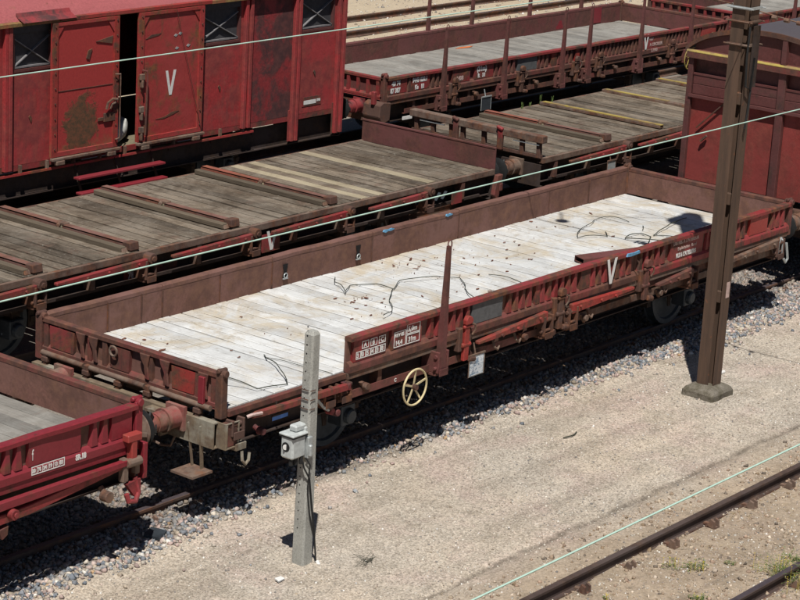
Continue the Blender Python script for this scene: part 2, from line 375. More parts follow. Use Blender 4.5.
# stones: one mesh of many jittered blocks, each with its own mineral colour
def stone_mat(name):
    k = NT(name); a_ = k.n('ShaderNodeAttribute', attribute_name='mineral').outputs['Color']
    v = k.coord('World'); n = k.noise(v, 60, 4, .7)
    c = k.mix(1.0, a_, k.ramp(n, [(.3, .75), (.7, 1.15)]), 'MULTIPLY')
    return k.done(c, .85, k.bump(n, .3, .004))
SM = stone_mat('crushed_stone')
def stones(name, pts, sizes, cols, lift=.25, seed=1):
    rg = np.random.default_rng(seed); n = len(pts)
    base = np.array([(-1,-1,-1),(1,-1,-1),(1,1,-1),(-1,1,-1),(-1,-1,1),(1,-1,1),(1,1,1),(-1,1,1)], float)*.5
    v = base[None]*(1+rg.uniform(-.38, .30, (n, 8, 3)))
    v[:, 4:, :2] *= rg.uniform(.45, .95, (n, 1, 1))
    v *= rg.uniform(.65, 1.2, (n, 1, 3))
    v[:, :, 2] *= .72
    q = rg.normal(size=(n, 4)); q[:, 0] += 1.2; q[:, 1:3] *= .55; q /= np.linalg.norm(q, axis=1)[:, None]
    W_, X, Y, Z = q.T
    Rm = np.stack([1-2*(Y*Y+Z*Z), 2*(X*Y-Z*W_), 2*(X*Z+Y*W_), 2*(X*Y+Z*W_), 1-2*(X*X+Z*Z), 2*(Y*Z-X*W_), 2*(X*Z-Y*W_), 2*(Y*Z+X*W_), 1-2*(X*X+Y*Y)], 1).reshape(n, 3, 3)
    v = np.einsum('nij,nkj->nki', Rm, v)*sizes[:, None, None] + pts[:, None, :]
    v[:, :, 2] += (sizes*lift)[:, None]
    f0 = np.array([(3,2,1,0),(4,5,6,7),(0,1,5,4),(1,2,6,5),(2,3,7,6),(3,0,4,7)])
    f = (f0[None] + 8*np.arange(n)[:, None, None]).reshape(-1)
    me = bpy.data.meshes.new(name); me.vertices.add(n*8); me.vertices.foreach_set('co', v.reshape(-1))
    me.loops.add(n*24); me.loops.foreach_set('vertex_index', f)
    me.polygons.add(n*6); me.polygons.foreach_set('loop_start', np.arange(0, n*24, 4)); me.polygons.foreach_set('loop_total', np.full(n*6, 4))
    me.update(calc_edges=True)
    at = me.color_attributes.new('mineral', 'FLOAT_COLOR', 'POINT')
    cc = np.ones((n, 8, 4)); cc[:, :, :3] = cols[:, None, :]; at.data.foreach_set('color', cc.reshape(-1))
    me.materials.append(SM); me.validate()
    return tag(obj(name, me), kind='stuff')
rg = np.random.default_rng(3)
PAL = np.array([(.165,.180,.200),(.21,.22,.235),(.27,.28,.285),(.42,.315,.275),(.48,.38,.33),(.52,.46,.38),(.40,.33,.25),(.33,.31,.29),(.62,.58,.52),(.45,.30,.17)])
PW = np.array([.13,.12,.12,.15,.11,.13,.09,.10,.04,.01])
def scatter(n, x0, x1, y0, y1, fn, smin, smax, dz=0, pal=PAL, pw=PW, power=1.4, shade_mix=False):
    P = []; 
    X = rg.uniform(x0, x1, n); Y = rg.uniform(y0, y1, n); U = rg.uniform(0, 1, n)
    for x, y, u in zip(X, Y, U):
        if u < fn(x, y): P.append((x, y, gz(x, y)+dz))
    P = np.array(P); m = len(P)
    sz = smin + (smax-smin)*rg.uniform(0, 1, m)**power
    cl = pal[rg.choice(len(pal), m, p=pw/pw.sum())]*rg.uniform(.75, 1.25, (m, 1))
    if shade_mix:
        kk_ = np.clip((P[:, 1:2]-.15)/.5, 0, 1)*.55; cl = cl*(1-kk_) + np.array([[.15, .115, .085]])*kk_  # wagon shade painted into the stone colours, deeper toward the track
    return P, sz, cl
def fball(x, y):
    e = edge_y(x) + .16*mnoise.noise(Vector((x*1.3, y*1.3, 4))) + .08*mnoise.noise(Vector((x*4, y*4, 8)))
    d = y - e
    if d > .1: return 1
    if d > 0: return .7
    if d > -.12: return .14
    return .008 if d > -.5 else .0012
P, sz, cl = scatter(85000, -5, 17.5, -1.0, 3.3, fball, .018, .060, shade_mix=True)
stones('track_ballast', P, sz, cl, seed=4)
PALG = np.array([(.56,.51,.43),(.66,.62,.56),(.38,.32,.26),(.24,.22,.20),(.46,.37,.31),(.32,.26,.19),(.80,.77,.71)]); PWG = np.array([.28,.08,.26,.13,.15,.09,.01])
P, sz, cl = scatter(52000, -5.5, 14, -7, .2, lambda x, y: (.55+.9*mnoise.noise(Vector((x*.7, y*.7, 2)))) if y > -3.4 else .95, .007, .026, pal=PALG, pw=PWG, power=2.2)
stones('path_gravel', P, sz, cl, lift=.12, seed=5)
P, sz, cl = scatter(11000, -2, 14, -8, -2.9, lambda x, y: .75+.6*mnoise.noise(Vector((x*1.5, y*1.5, 2))), .015, .05, pal=PALG*np.array([[.78, .68, .58]]), pw=PWG, power=2.2)
stones('near_track_gravel', P, sz, cl, lift=.12, seed=6)
P, sz, cl = scatter(9000, 18, 46, 15.5, 30, lambda x, y: .8+.5*mnoise.noise(Vector((x, y, 2))), .025, .075, pal=PALG*.85, pw=PWG, power=2.5)
stones('far_gravel', P, sz, cl, lift=.12, seed=7)

# ---------------------------------------------------------------- tracks
RP = [(-.067,-.152),(.067,-.152),(.067,-.142),(.012,-.128),(.009,-.045),(.034,-.034),(.036,-.006),(.030,0),(-.030,0),(-.036,-.006),(-.034,-.034),(-.009,-.045),(-.012,-.128),(-.067,-.142)]
def rail_mesh(x0, x1):
    n = max(2, int((x1-x0)/6)); mb = MB()
    mb.prism(RP, 'x', x0, x1); return mb
clipm = MB()
clipm.box(-.055, .055, -.20, -.075, -.160, -.128).prism([(-.185, -.13), (-.165, -.055), (-.135, -.045), (-.10, -.13)], 'x', -.05, -.022).prism([(-.200, -.15), (-.190, -.060), (-.150, -.042), (-.10, -.12)], 'x', .022, .05).prism([(-.200, -.15), (-.190, -.060), (-.150, -.042), (-.10, -.12)], 'x', -.062, -.030)
clipm.cyl((0, -.115, -.13), (0, -.115, -.075), .018, n=6).box(-.03, .03, -.11, -.03, -.132, -.112)
clipmesh = clipm.mesh('rail_clip', M['clip'])
clipm2 = MB(); clipm2.add([(x, -y, z) for x, y, z in clipm.v], [tuple(reversed(f)) for f in clipm.f]); clipmesh2 = clipm2.mesh('rail_clip', M['clip'])
slm = MB().box(-.12, .12, -.5, 2.0, -.28, -.158); sleepmesh = slm.mesh('sleeper', M['timber']); bev(sleepmesh, .012)
def track(label, ynear, x0, x1, dz=0, clips=(), sleepers=(), rm='rail', both=True):
    t = thing('railway_track', label, 'railway track', (0, ynear, dz))
    me = rail_mesh(x0, x1)
    r1 = me.build('rail', M[rm], t); head = MB().prism([(-.031, .0004), (.031, .0004), (.029, .0020), (-.029, .0020)], 'x', x0, x1)
    head.build('running_surface', M['rail_top'], r1)
    if not both:
        ft = MB().box(x0, x1, -.0685, -.050, -.1415, -.137).build('foot_flange', M['clip'], r1)
    r2 = obj('rail', r1.data, t, (0, 1.5, 0))
    if not both: obj('foot_flange', ft.data, r2); obj('running_surface', r1.children[0].data, r2)
    for x in sleepers: obj('sleeper', sleepmesh, t, (x, 0, 0), (0, 0, random.uniform(-.01, .01)))
    for x in clips:
        for yy in (0, 1.5):
            for m_ in ((clipmesh, clipmesh2) if both else (clipmesh,)):
                obj('rail_clip', m_, t, (x, yy, random.uniform(-.006, .004)), (0, 0, random.uniform(-.06, .06)))
    return t
cl0 = [2.27-.85*3, 2.27-1.7, 2.27-.85, 2.27, 3.13, 3.96, 4.80, 5.69, 6.55, 7.4, 8.25]
track('half buried rusty track with weeds in the near corner of the yard', -5.13, -20, 80, .0, cl0, (), 'rail_dark', False)
track('ballasted track under the whitewashed flat wagon', .63+.03, -30, 80, 0, [-2.9+.62*i for i in range(28)], [-2.9+.62*i for i in range(28)])
track('track in deep shade under the wooden-decked wagons', 5.55, -30, 80, 0)
track('track under the red boxcar in the third row', 10.4, -30, 80, 0)
track('empty track on pale gravel behind all the wagons', 19.55, -30, 110, 0)
# ---------------------------------------------------------------- wagon pieces
def planks(t, L, W, z, mat, step=.2, x0=0.0, gap=.006, alt=None, y0=.03, jitter=.004, skip=()):
    """deck of loose cross planks, each an object; a few shared shapes"""
    shapes = {}
    def shp(m, kx):
        if (m.name, kx) not in shapes:
            rr = random.Random(kx*31+1); mb = MB(); wd = step-gap*(.6+kx*.35); n = 6
            y1 = W-.03; v = []
            for i in range(n+1):
                y = y0+(y1-y0)*i/n; wob = rr.uniform(-.003, .003); sag = rr.uniform(-.003, .003)
                a = .0 + (rr.uniform(-.003, .003)); 
                v += [(a, y, -.045), (wd+wob, y, -.045), (wd+wob, y, -.004+sag), (wd-.010+wob, y, sag), (a+.010, y, sag), (a, y, -.004+sag)]
            f = []
            for i in range(n):
                for j in range(6):
                    f.append((i*6+j, i*6+(j+1) % 6, (i+1)*6+(j+1) % 6, (i+1)*6+j))
            f += [(5,4,3,2,1,0), tuple(n*6+j for j in range(6))]
            f = [tuple(reversed(q)) for q in f]
            mb.add(v, f); shapes[(m.name, kx)] = mb.mesh('deck_plank', m)
        return shapes[(m.name, kx)]
    n = int(round(L/step))
    for i in range(n):
        x = x0+i*step
        m = mat
        if alt and i in alt: m = alt[i]
        if any(a <= x <= b for a, b in skip): continue
        obj('deck_plank', shp(m, random.randrange(4)), t, (x, 0, z+random.uniform(-jitter, jitter)))

def wheelset(t, x, yc):
    a = MB().cyl((x, yc-1.0, .46), (x, yc+1.0, .46), .07, n=10).build('axle', M['under'], t, smooth=True)
    for s in (-1, 1):
        mb = MB(); n = 36; prof = [(-.07, .06), (-.07, .13), (-.035, .17), (-.03, .37), (-.062, .39), (-.066, .455), (.055, .465), (.060, .49), (.07, .49), (.07, .39), (.03, .37), (.02, .17), (.07, .13), (.07, .06)]
        v = []; f = []; yw = yc+s*.745
        for i in range(n):
            tt = 2*math.pi*i/n
            for (o, r) in prof: v.append((x+r*math.cos(tt), yw-s*o, .46+r*math.sin(tt)))
        m_ = len(prof)
        for i in range(n):
            for j in range(m_-1): f.append((i*m_+j, ((i+1) % n)*m_+j, ((i+1) % n)*m_+j+1, i*m_+j+1))
        mb.add(v, f).build('wheel', M['bluesteel'], t, smooth=True)
        yb = yc+s*1.02
        b = MB().box(x-.12, x+.12, yb-.11, yb+.11, .34, .60).cyl((x, yb+s*.10, .46), (x, yb+s*.17, .46), .10, .085, 14).build('axle_box', M['bluesteel'] if s < 0 else M['under'], t, bevel=.015)
        sp = MB()
        for i in range(7):
            hl = .55-.065*i; z = .66+.022*(6-i)+.0
            sp.add([(x-hl, yb-.045, z+.05*(hl/.55)**2), (x, yb-.045, z-.02), (x+hl, yb-.045, z+.05*(hl/.55)**2), (x-hl, yb+.045, z+.05*(hl/.55)**2), (x, yb+.045, z-.02), (x+hl, yb+.045, z+.05*(hl/.55)**2),
                    (x-hl, yb-.045, z+.016+.05*(hl/.55)**2), (x, yb-.045, z-.004), (x+hl, yb-.045, z+.016+.05*(hl/.55)**2), (x-hl, yb+.045, z+.016+.05*(hl/.55)**2), (x, yb+.045, z-.004), (x+hl, yb+.045, z+.016+.05*(hl/.55)**2)],
                   [(0,1,7,6),(1,2,8,7),(3,9,10,4),(4,10,11,5),(6,7,10,9),(7,8,11,10),(0,3,4,1),(1,4,5,2),(0,6,9,3),(2,5,11,8)])
        sp.box(x-.05, x+.05, yb-.06, yb+.06, .58, .84)
        sp.build('leaf_spring', M['under'], t)
        g = MB(); g.prism([(x-.30, .98), (x-.20, .32), (x-.14, .32), (x-.14, .80), (x+.14, .80), (x+.14, .32), (x+.20, .32), (x+.30, .98)], 'y', yb-s*.12, yb-s*.105)
        g.build('axle_guard', M['under'], t)

def buffers(t, x, yc, d, mat, casing=.36, head=None):
    """d: -1 towards -x end, +1 towards +x end"""
    for s in (-1, 1):
        y = yc+s*.87
        b = tag(obj('buffer', None, t), None)
        b.location = (x, y, 1.0)
        MB().cyl((0, 0, 0), (d*.05, 0, 0), .19, n=4).cyl((d*.03, 0, 0), (d*casing, 0, 0), .122, .108, 20).cyl((d*.20, 0, 0), (d*.24, 0, 0), .134, n=20).cyl((d*casing, 0, 0), (d*.54, 0, 0), .095, .09, 18).build('buffer_casing', mat, b, smooth=True)
        h = MB(); n = 28; v = []; f = []
        for (o, r) in ((.50, .10), (.545, .200), (.56, .203), (.580, .16), (.590, .08), (.595, .001)):
            for i in range(n): v.append((d*o, r*math.cos(2*math.pi*i/n), r*math.sin(2*math.pi*i/n)))
        for a_ in range(5):
            for i in range(n): 
                q = (a_*n+i, a_*n+(i+1) % n, (a_+1)*n+(i+1) % n, (a_+1)*n+i); f.append(q if d > 0 else tuple(reversed(q)))
        f.append(tuple(range(n)))
        for i in range(6):
            tt = i*math.pi/3
            h.bar((d*.42, .09*math.cos(tt), .09*math.sin(tt)), (d*.52, .19*math.cos(tt), .19*math.sin(tt)), .018, .045)
        h.add(v, f).build('buffer_head', head or M['black'], b, smooth=True)

def coupling(t, x, yc, d):
    c_ = MB(); pts = [(x+d*.0, yc, 1.0), (x+d*.30, yc, 1.0), (x+d*.40, yc, 1.03), (x+d*.44, yc, 1.10), (x+d*.38, yc, 1.15)]
    c_.tube(pts, .035, 8); c_.build('draw_hook', M['rust'], t, smooth=True)
    l = MB(); l.tube([(x+d*.32, yc-.06, .98), (x+d*.36, yc-.07, .70), (x+d*.34, yc-.05, .50), (x+d*.34, yc+.05, .50), (x+d*.36, yc+.07, .70), (x+d*.32, yc+.06, .98)], .018, 6)
    l.cyl((x+d*.37, yc-.14, .72), (x+d*.37, yc+.14, .72), .03, n=8)
    l.build('screw_coupling', M['rust'], t, smooth=True)
    for s in (-1, 1):
        MB().tube([(x, yc+s*.35, .85), (x+d*.12, yc+s*.35, .84), (x+d*.22, yc+s*.33, .72), (x+d*.26, yc+s*.28, .55), (x+d*.20, yc+s*.26, .50)], .022, 7).build('brake_hose', M['black'], t, smooth=True)

def underframe(t, L, W, zt, wheels, mat, beam=None, lo=.74):
    """solebars set in from the edge, cross members, headstocks"""
    for y in (.13, W-.13):
        s = -1 if y < W/2 else 1
        b = MB().box(.02, L-.02, y-.012, y+.012, lo, zt-.055); b.box(.02, L-.02, min(y, y+s*.09), max(y, y+s*.09), lo-.015, lo); 
        b.build('solebar', mat, t)
    x = .5
    while x < L-.3:
        MB().box(x-.03, x+.03, .10, W-.10, zt-.16, zt-.05).build('cross_member', M['under'], t); x += 1.0
    MB().box(.3, L-.3, W/2-.42, W/2-.34, .82, zt-.17).box(.3, L-.3, W/2+.34, W/2+.42, .82, zt-.17).build('centre_beam', M['under'], t)
    for x in wheels: wheelset(t, x, W/2)
    rg_ = MB(); a, b = wheels
    rg_.tube([(a+.55, W/2-.3, .42), (b-.55, W/2-.3, .42)], .02, 6).tube([(a+.55, W/2+.3, .42), (b-.55, W/2+.3, .42)], .02, 6)
    for x in (a-.55, a+.55, b-.55, b+.55): rg_.box(x-.04, x+.04, W/2-.82, W/2+.82, .40, .47)
    for x in (a-.53, a+.53, b-.53, b+.53):
        for s in (-1, 1): rg_.box(x-.05, x+.05, W/2+s*.745-.06, W/2+s*.745+.06, .34, .62)
    rg_.build('brake_rigging', M['under'], t)
    MB().cyl((L/2-.45, W/2+.1, .70), (L/2+.45, W/2+.1, .70), .16, n=18).build('air_tank', M['under'], t, smooth=True)

ribmeshes = {}
def rib_mesh(m, h, kind=0):
    key = (m.name, round(h, 3), kind)
    if key not in ribmeshes:
        d = .048; wt, wb = (.034, .060)
        v = [(-wb, 0, 0), (wb, 0, 0), (wb*.7, -d, 0), (-wb*.7, -d, 0), (-wt*.8, 0, h), (wt*.8, 0, h), (wt*.55, -d, h), (-wt*.55, -d, h)]
        ribmeshes[key] = MB().add(v, [(0,1,2,3),(7,6,5,4),(1,0,4,5),(2,1,5,6),(3,2,6,7),(0,3,7,4)]).mesh('rib', m)
    return ribmeshes[key]

def pressed_side(t, name, x0, x1, mat, zb=1.15, zt=1.58, outer=-1, y=0.0, blanks=(), inner=None, rail=None, rand=0, seams=(), low=None):
    """hinged pressed-steel drop side; outer=-1 means its ribbed face looks to -y"""
    s = outer
    def Y(a, b): return (min(y+s*a, y+s*b), max(y+s*a, y+s*b))
    p = tag(obj(name, None, t), None)
    segs = [x0]+[q for q in seams if x0 < q < x1]+[x1]
    for a, b in zip(segs[:-1], segs[1:]):
        dy_ = random.Random(int(a*97)+rand).uniform(-.008, .008); dz_ = random.Random(int(a*31)+rand).uniform(-.006, .006)
        q0 = len(p.children)
        yy = Y(-.03, 0); MB().bentprism([(yy[0], zb+.01), (yy[1], zb+.01), (yy[1], zt-.03), (yy[0], zt-.03)], a+.004, b-.004, .010, rand+a).build('side_sheet', inner or mat, p, (0, dy_, 0), (0, 0, 0))
        yy = Y(-.034, .072)
        MB().bentprism([(yy[0], zt-.055), (yy[1], zt-.055), (yy[1], zt-.012), (yy[1]-.012, zt), (yy[0]+.012, zt), (yy[0], zt-.012)], a+.003, b-.003, .010, rand+a).build('top_rail', rail or mat, p, (0, dy_, dz_), (0, 0, 0))
        if s < 0:
            MB().prism([(y, zb), (y, zb+.125), (y-.028, zb+.115), (y-.060, zb+.075), (y-.060, zb)][::-1], 'x', a+.003, b-.003).build('bottom_rail', low or mat, p)
        else:
            MB().prism([(y, zb), (y, zb+.12), (y+.055, zb+.08), (y+.055, zb)], 'x', a+.003, b-.003).build('bottom_rail', mat, p)
    rr = random.Random(rand)
    xx = x0+.09
    while xx < x1-.05:
        hit = False
        for bl in blanks:
            if bl[0]-.05 < xx < bl[1]+.05: hit = True
        if not hit:
            o = obj('rib', rib_mesh(mat, zt-.055-zb-.115), p, (xx, y, zb+.115))
            if s > 0: o.rotation_euler = (0, 0, math.pi)
        xx += .142
    for bl in blanks:
        yy = Y(0, .043); m2 = bl[2] if len(bl) > 2 and bl[2] else mat
        MB().box(bl[0], bl[1], yy[0], yy[1], zb+.11, zt-.05).build('flat_panel', m2, p)
    return p

def text(body, size, loc, mat, parent, rot=(R(90), 0, 0), sx=1.0, bold=.0):
    cu = bpy.data.curves.new('marking', 'FONT'); cu.body = body; cu.size = size; cu.extrude = .0015; cu.offset = bold; cu.resolution_u = 3; cu.space_line = .95
    o = bpy.data.objects.new('marking', cu); COL.objects.link(o)
    me = bpy.data.meshes.new_from_object(o.evaluated_get(bpy.context.evaluated_depsgraph_get()))
    bpy.data.objects.remove(o); me.materials.clear(); me.materials.append(mat)
    m = obj('marking', me, parent, loc, rot); m.scale = (sx, 1, 1)
    return m
def frame_rect(mb, x0, x1, z0, z1, y, w_=.008, t_=.003):
    mb.box(x0, x1, y-t_, y, z0, z0+w_).box(x0, x1, y-t_, y, z1-w_, z1).box(x0, x0+w_, y-t_, y, z0+w_, z1-w_).box(x1-w_, x1, y-t_, y, z0+w_, z1-w_); return mb
def vmark(parent, x, z0, z1, y, w_=.24, mat=None):
    mb = MB(); t_ = .055
    mb.prism([(x-w_/2, z1), (x-w_/2+t_, z1), (x, z0+(z1-z0)*.26), (x+w_/2-t_, z1), (x+w_/2, z1), (x+t_/2, z0), (x-t_/2, z0)][::-1], 'y', y-.003, y)
    return mb.build('marking', mat or M['white'], parent)

def stake_up(t, x, mat, y=-.10, z0=.86, z1=2.38, ring=True):
    mb = MB()
    # tapered channel section standing in its pocket, with a hooked ring on top
    for (ya, yb, xa, xb, xc, xd) in ((y-.055, y-.043, -.050, .050, -.018, .018),):
        mb.add([(x+xa, ya, z0), (x+xb, ya, z0), (x+xb, yb, z0), (x+xa, yb, z0), (x+xc, ya, z1), (x+xd, ya, z1), (x+xd, yb, z1), (x+xc, yb, z1)], [(3,2,1,0),(4,5,6,7),(0,1,5,4),(1,2,6,5),(2,3,7,6),(3,0,4,7)])
    for sx_ in (-1, 1):
        a, b = sx_*.050, sx_*.040; c_, d = sx_*.018, sx_*.010
        q = sorted((a, b)); r_ = sorted((c_, d))
        mb.add([(x+q[0], y-.043, z0), (x+q[1], y-.043, z0), (x+q[1], y+.03, z0), (x+q[0], y+.03, z0), (x+r_[0], y-.043, z1), (x+r_[1], y-.043, z1), (x+r_[1], y-.005, z1), (x+r_[0], y-.005, z1)], [(3,2,1,0),(4,5,6,7),(0,1,5,4),(1,2,6,5),(2,3,7,6),(3,0,4,7)])
    o = mb.build('stake', mat, t)
    if ring:
        c0 = Vector((x+.012, y-.03, z1+.03)); n = 12
        MB().tube([(x-.02, y-.03, z1-.02), (x-.022, y-.03, z1+.03)]+[c0+Vector((-.036*math.cos(k*math.pi/8), 0, .036*math.sin(k*math.pi/8))) for k in range(1, 9)]+[(x+.05, y-.03, z1-.01)], .008, 6).build('ring', mat, o, smooth=True)
    pocket(t, x, y, mat)
    return o
def pocket(t, x, y, mat, z0=.80, z1=1.10):
    mb = MB(); mb.box(x-.10, x-.068, y-.06, y+.20, z0+.04, z1).box(x+.068, x+.10, y-.06, y+.20, z0+.04, z1).box(x-.10, x+.10, y-.02, y+.20, z0, z0+.04)
    mb.cyl((x-.13, y-.02, z0+.10), (x+.13, y-.02, z0+.10), .022, n=8).cyl((x-.12, y-.02, z1-.06), (x+.12, y-.02, z1-.06), .028, n=8)
    mb.box(x-.085, x+.085, y-.075, y-.06, z0, z0+.09)
    mb.build('stake_pocket', mat, t, bevel=.006)
def stake_down(t, x0, x1, z, mat, y=-.10, drop=.10):
    """stake folded down along the frame, wide end (pivot) at x1"""
    a, b = .035, .088
    mb = MB(); za, zb_ = z-drop, z
    mb.add([(x0, y-.035, za-a*.3), (x1, y-.035, zb_-b), (x1, y+.03, zb_-b), (x0, y+.03, za-a*.3), (x0, y-.035, za+a*.8), (x1, y-.035, zb_+b*.45), (x1, y+.03, zb_+b*.45), (x0, y+.03, za+a*.8)], [(3,2,1,0),(4,5,6,7),(0,1,5,4),(1,2,6,5),(2,3,7,6),(3,0,4,7)])
    o = mb.build('folded_stake', mat, t, bevel=.008)
    for fx_ in (.32, .55, .88): 
        xx = x0+(x1-x0)*fx_; zz = za+(zb_-za)*fx_
        MB().cyl((xx, y-.035, zz-.01), (xx, y-.065, zz-.01), .020, n=8).build('bolt', mat, o)
    pocket(t, x1+.02, y+.01, M['rust'])
    return o
def latch(t, x, mat, y=-.06, z0=.86, z1=1.42):
    """short hinged post with a hooked head that locks two drop sides"""
    mb = MB(); mb.box(x-.048, x+.048, y-.055, y-.005, z0, z1-.06)
    mb.prism([(x-.060, z1-.10), (x+.062, z1-.10), (x+.085, z1-.06), (x+.06, z1-.02), (x+.02, z1), (x-.03, z1), (x-.062, z1-.04)], 'y', y-.075, y-.015)
    mb.cyl((x-.075, y-.045, z1-.13), (x+.085, y-.045, z1-.13), .022, n=8)
    mb.cyl((x-.085, y-.035, z0+.20), (x+.085, y-.035, z0+.20), .030, n=8)
    o = mb.build('latch_post', mat, t, bevel=.008)
    MB().tube([(x+.10, y-.05, z1-.25), (x+.13, y-.07, z1-.19), (x+.11, y-.08, z1-.12), (x+.07, y-.07, z1-.10)], .012, 6).build('latch_pin', M['rust_lt'], o, smooth=True)
    MB().box(x-.13, x-.055, y-.03, y+.06, z0+.12, z0+.42).box(x+.055, x+.12, y-.03, y+.06, z0+.10, z0+.38).cyl((x+.04, y-.06, z0+.02), (x+.16, y-.06, z0+.0), .04, n=8).build('hinge', M['rust'], t, bevel=.012)
def lower_bar(t, x0, x1, mat, y=-.03, z=.88, seg=None):
    MB().box(x0, x1, y-.006, y+.006, z-.045, z+.045).box(x0, x1, y, y+.06, z-.051, z-.045).build('lower_bar', mat, t)
def brackets(t, xs_, mat, y=.0, z0=.84, z1=1.07):
    for x in xs_: MB().box(x-.035, x+.035, y-.01, y+.004, z0, z1).box(x-.035, x-.027, y+.004, y+.20, z0, z1).build('bracket', mat, t)
def knob(t, x, mat, z=1.0, y=-.02):
    MB().prism([(x-.09, z+.07), (x-.02, z+.07), (x+.09, z-.02), (x+.02, z-.07)], 'y', y-.04, y).cyl((x-.02, y-.04, z+.02), (x-.02, y-.10, z+.02), .045, n=8).build('lever', mat, t, bevel=.008)
def handwheel(t, x, y, z, r, mat, spokes=5, tilt=0):
    hw = tag(obj('handwheel', None, t, (x, y, z), (R(90), 0, R(tilt))), None)
    n = 32; MB().tube([(r*math.cos(2*math.pi*i/n), r*math.sin(2*math.pi*i/n), 0) for i in range(n)], .0125, 7, closed=True).build('rim', mat, hw, smooth=True)
    for i in range(spokes):
        a = 2*math.pi*i/spokes+.3
        MB().bar((.03*math.cos(a), .03*math.sin(a), -.02), (r*math.cos(a), r*math.sin(a), 0), .022, .010, (0, 0, 1)).build('spoke', mat, hw)
    MB().cyl((0, 0, -.03), (0, 0, .03), .035, n=10).cyl((0, 0, -.30), (0, 0, -.03), .014, n=8).build('hub', M['rust'], hw)
def card_plate(t, x, y, z, w_, h, mat, frame, name='label_holder'):
    p = MB().box(x-w_/2, x+w_/2, y, y+.004, z-h/2, z+h/2).build(name, mat, t)
    MB().box(x-w_/2-.01, x+w_/2+.01, y-.012, y+.006, z+h/2-.005, z+h/2+.015).cyl((x-w_/2-.005, y, z-h/2), (x-w_/2-.005, y, z+h/2), .006, n=5).cyl((x+w_/2+.005, y, z-h/2), (x+w_/2+.005, y, z+h/2), .006, n=5).bar((x-.02, y+.01, z+h/2), (x-.02, y+.05, z+h/2+.14), .02, .008).build('plate_frame', frame, p)
    return p

def end_board(t, x, W, out, mat, inner, name='end_panel', zb=1.17, zt=1.58, detail=False, y0=0.0):
    """board across a wagon end; out=-1: outer face looks to -x"""
    p = tag(obj(name, None, t, (x, 0, 0)), None)
    MB().box(min(-out*.03, 0), max(-out*.03, 0), y0+.03, W-.03, zb+.005, zt-.03).build('end_sheet', inner, p)
    a, b = sorted((-out*.035, out*.05))
    MB().prism([(a, zt-.055), (b, zt-.055), (b, zt-.012), (b-.012, zt), (a+.012, zt), (a, zt-.012)][::-1], 'y', y0, W).build('top_rail', mat, p)
    MB().prism([(a if out < 0 else 0, zb), (b if out > 0 else 0, zb), (out*.05, zb+.02), (out*.05, zb+.06), (0, zb+.10)], 'y', y0+.01, W-.01).build('bottom_rail', mat, p)
    n = 12; 
    for i in range(n):
        y = y0+.12+(W-y0-.24)*i/(n-1)
        if detail and i in (2, 5, 6, 9): continue
        MB().prism([(0, zb+.09), (out*.04, zb+.06), (out*.04, zt-.055), (0, zt-.055)], 'y', y-.035, y+.035).build('rib', mat, p)
    return p
def corner_post(t, x, y, mat, zt=1.63):
    MB().box(x-.05, x+.05, y-.05, y+.05, 1.08, zt-.04).cyl((x, y-.075, zt-.05), (x, y+.06, zt-.05), .045, n=10).cyl((x-.07, y, zt-.02), (x+.07, y, zt-.02), .028, n=8).build('corner_latch', mat, t, bevel=.01)

def headstock(t, x, W, out, mat, z0=.72, z1=1.09, pockets=False):
    a, b = sorted((x, x+out*.012)); c_, d = sorted((x, x-out*.08))
    h = MB().box(a, b, 0.0, W, z0, z1).box(c_, d, 0, W, z1-.012, z1).box(c_, d, 0, W, z0, z0+.012).build('headstock', mat, t)
    if pockets:
        for y in (.78, 1.75):
            MB().box(x+out*.14 if out < 0 else x, x if out < 0 else x+.14, y-.13, y+.13, z1-.05, z1-.02).box(*sorted((x+out*.14, x+out*.13)), y-.13, y-.09, z1-.28, z1-.05).box(*sorted((x+out*.14, x+out*.13)), y+.09, y+.13, z1-.28, z1-.05).box(*sorted((x+out*.14, x+out*.13)), y-.02, y+.02, z1-.28, z1-.05).box(*sorted((x+out*.13, x+out*.015)), y-.125, y-.115, z1-.28, z1-.05).box(*sorted((x+out*.13, x+out*.015)), y+.115, y+.125, z1-.28, z1-.05).box(*sorted((x+out*.015, x+out*.025)), y-.11, y+.11, z1-.28, z1-.05).build('stake_socket', mat, h)
    return h
# ================================================================ main whitewashed wagon (first row)
L1, W1 = 12.09, 2.82
t = thing('drop_side_wagon', 'long red drop-side wagon with a whitewashed plank deck and one raised stake', 'railway wagon', (0, 0, 0))
planks(t, 12.0, W1, 1.165, M['plank_w'], step=.2, x0=.045, gap=.013, jitter=.003)
underframe(t, L1, W1, 1.15, (2.45, 9.95), M['under'])
pressed_side(t, 'drop_side', 2.0, 7.93, M['red_main'], y=0, blanks=[(2.08, 2.66, M['red_main']), (2.76, 3.32, M['red_main']), (4.30, 4.92, M['slate']), (5.62, 5.72), (6.62, 6.84)], inner=M['brown_in'], rand=1, low=M['red_dull'])
pressed_side(t, 'drop_side', 7.95, 12.06, M['red_main'], y=0, blanks=[(8.78, 9.62, M['red_main']), (10.92, 11.42, M['red_frame'])], inner=M['brown_in'], rand=2, seams=(10.76,))
pressed_side(t, 'drop_side', .03, L1-.03, M['brown_in'], y=W1, outer=1, inner=M['brown_in'], rand=3, seams=(1.9, 3.86, 5.85, 7.75, 9.95))
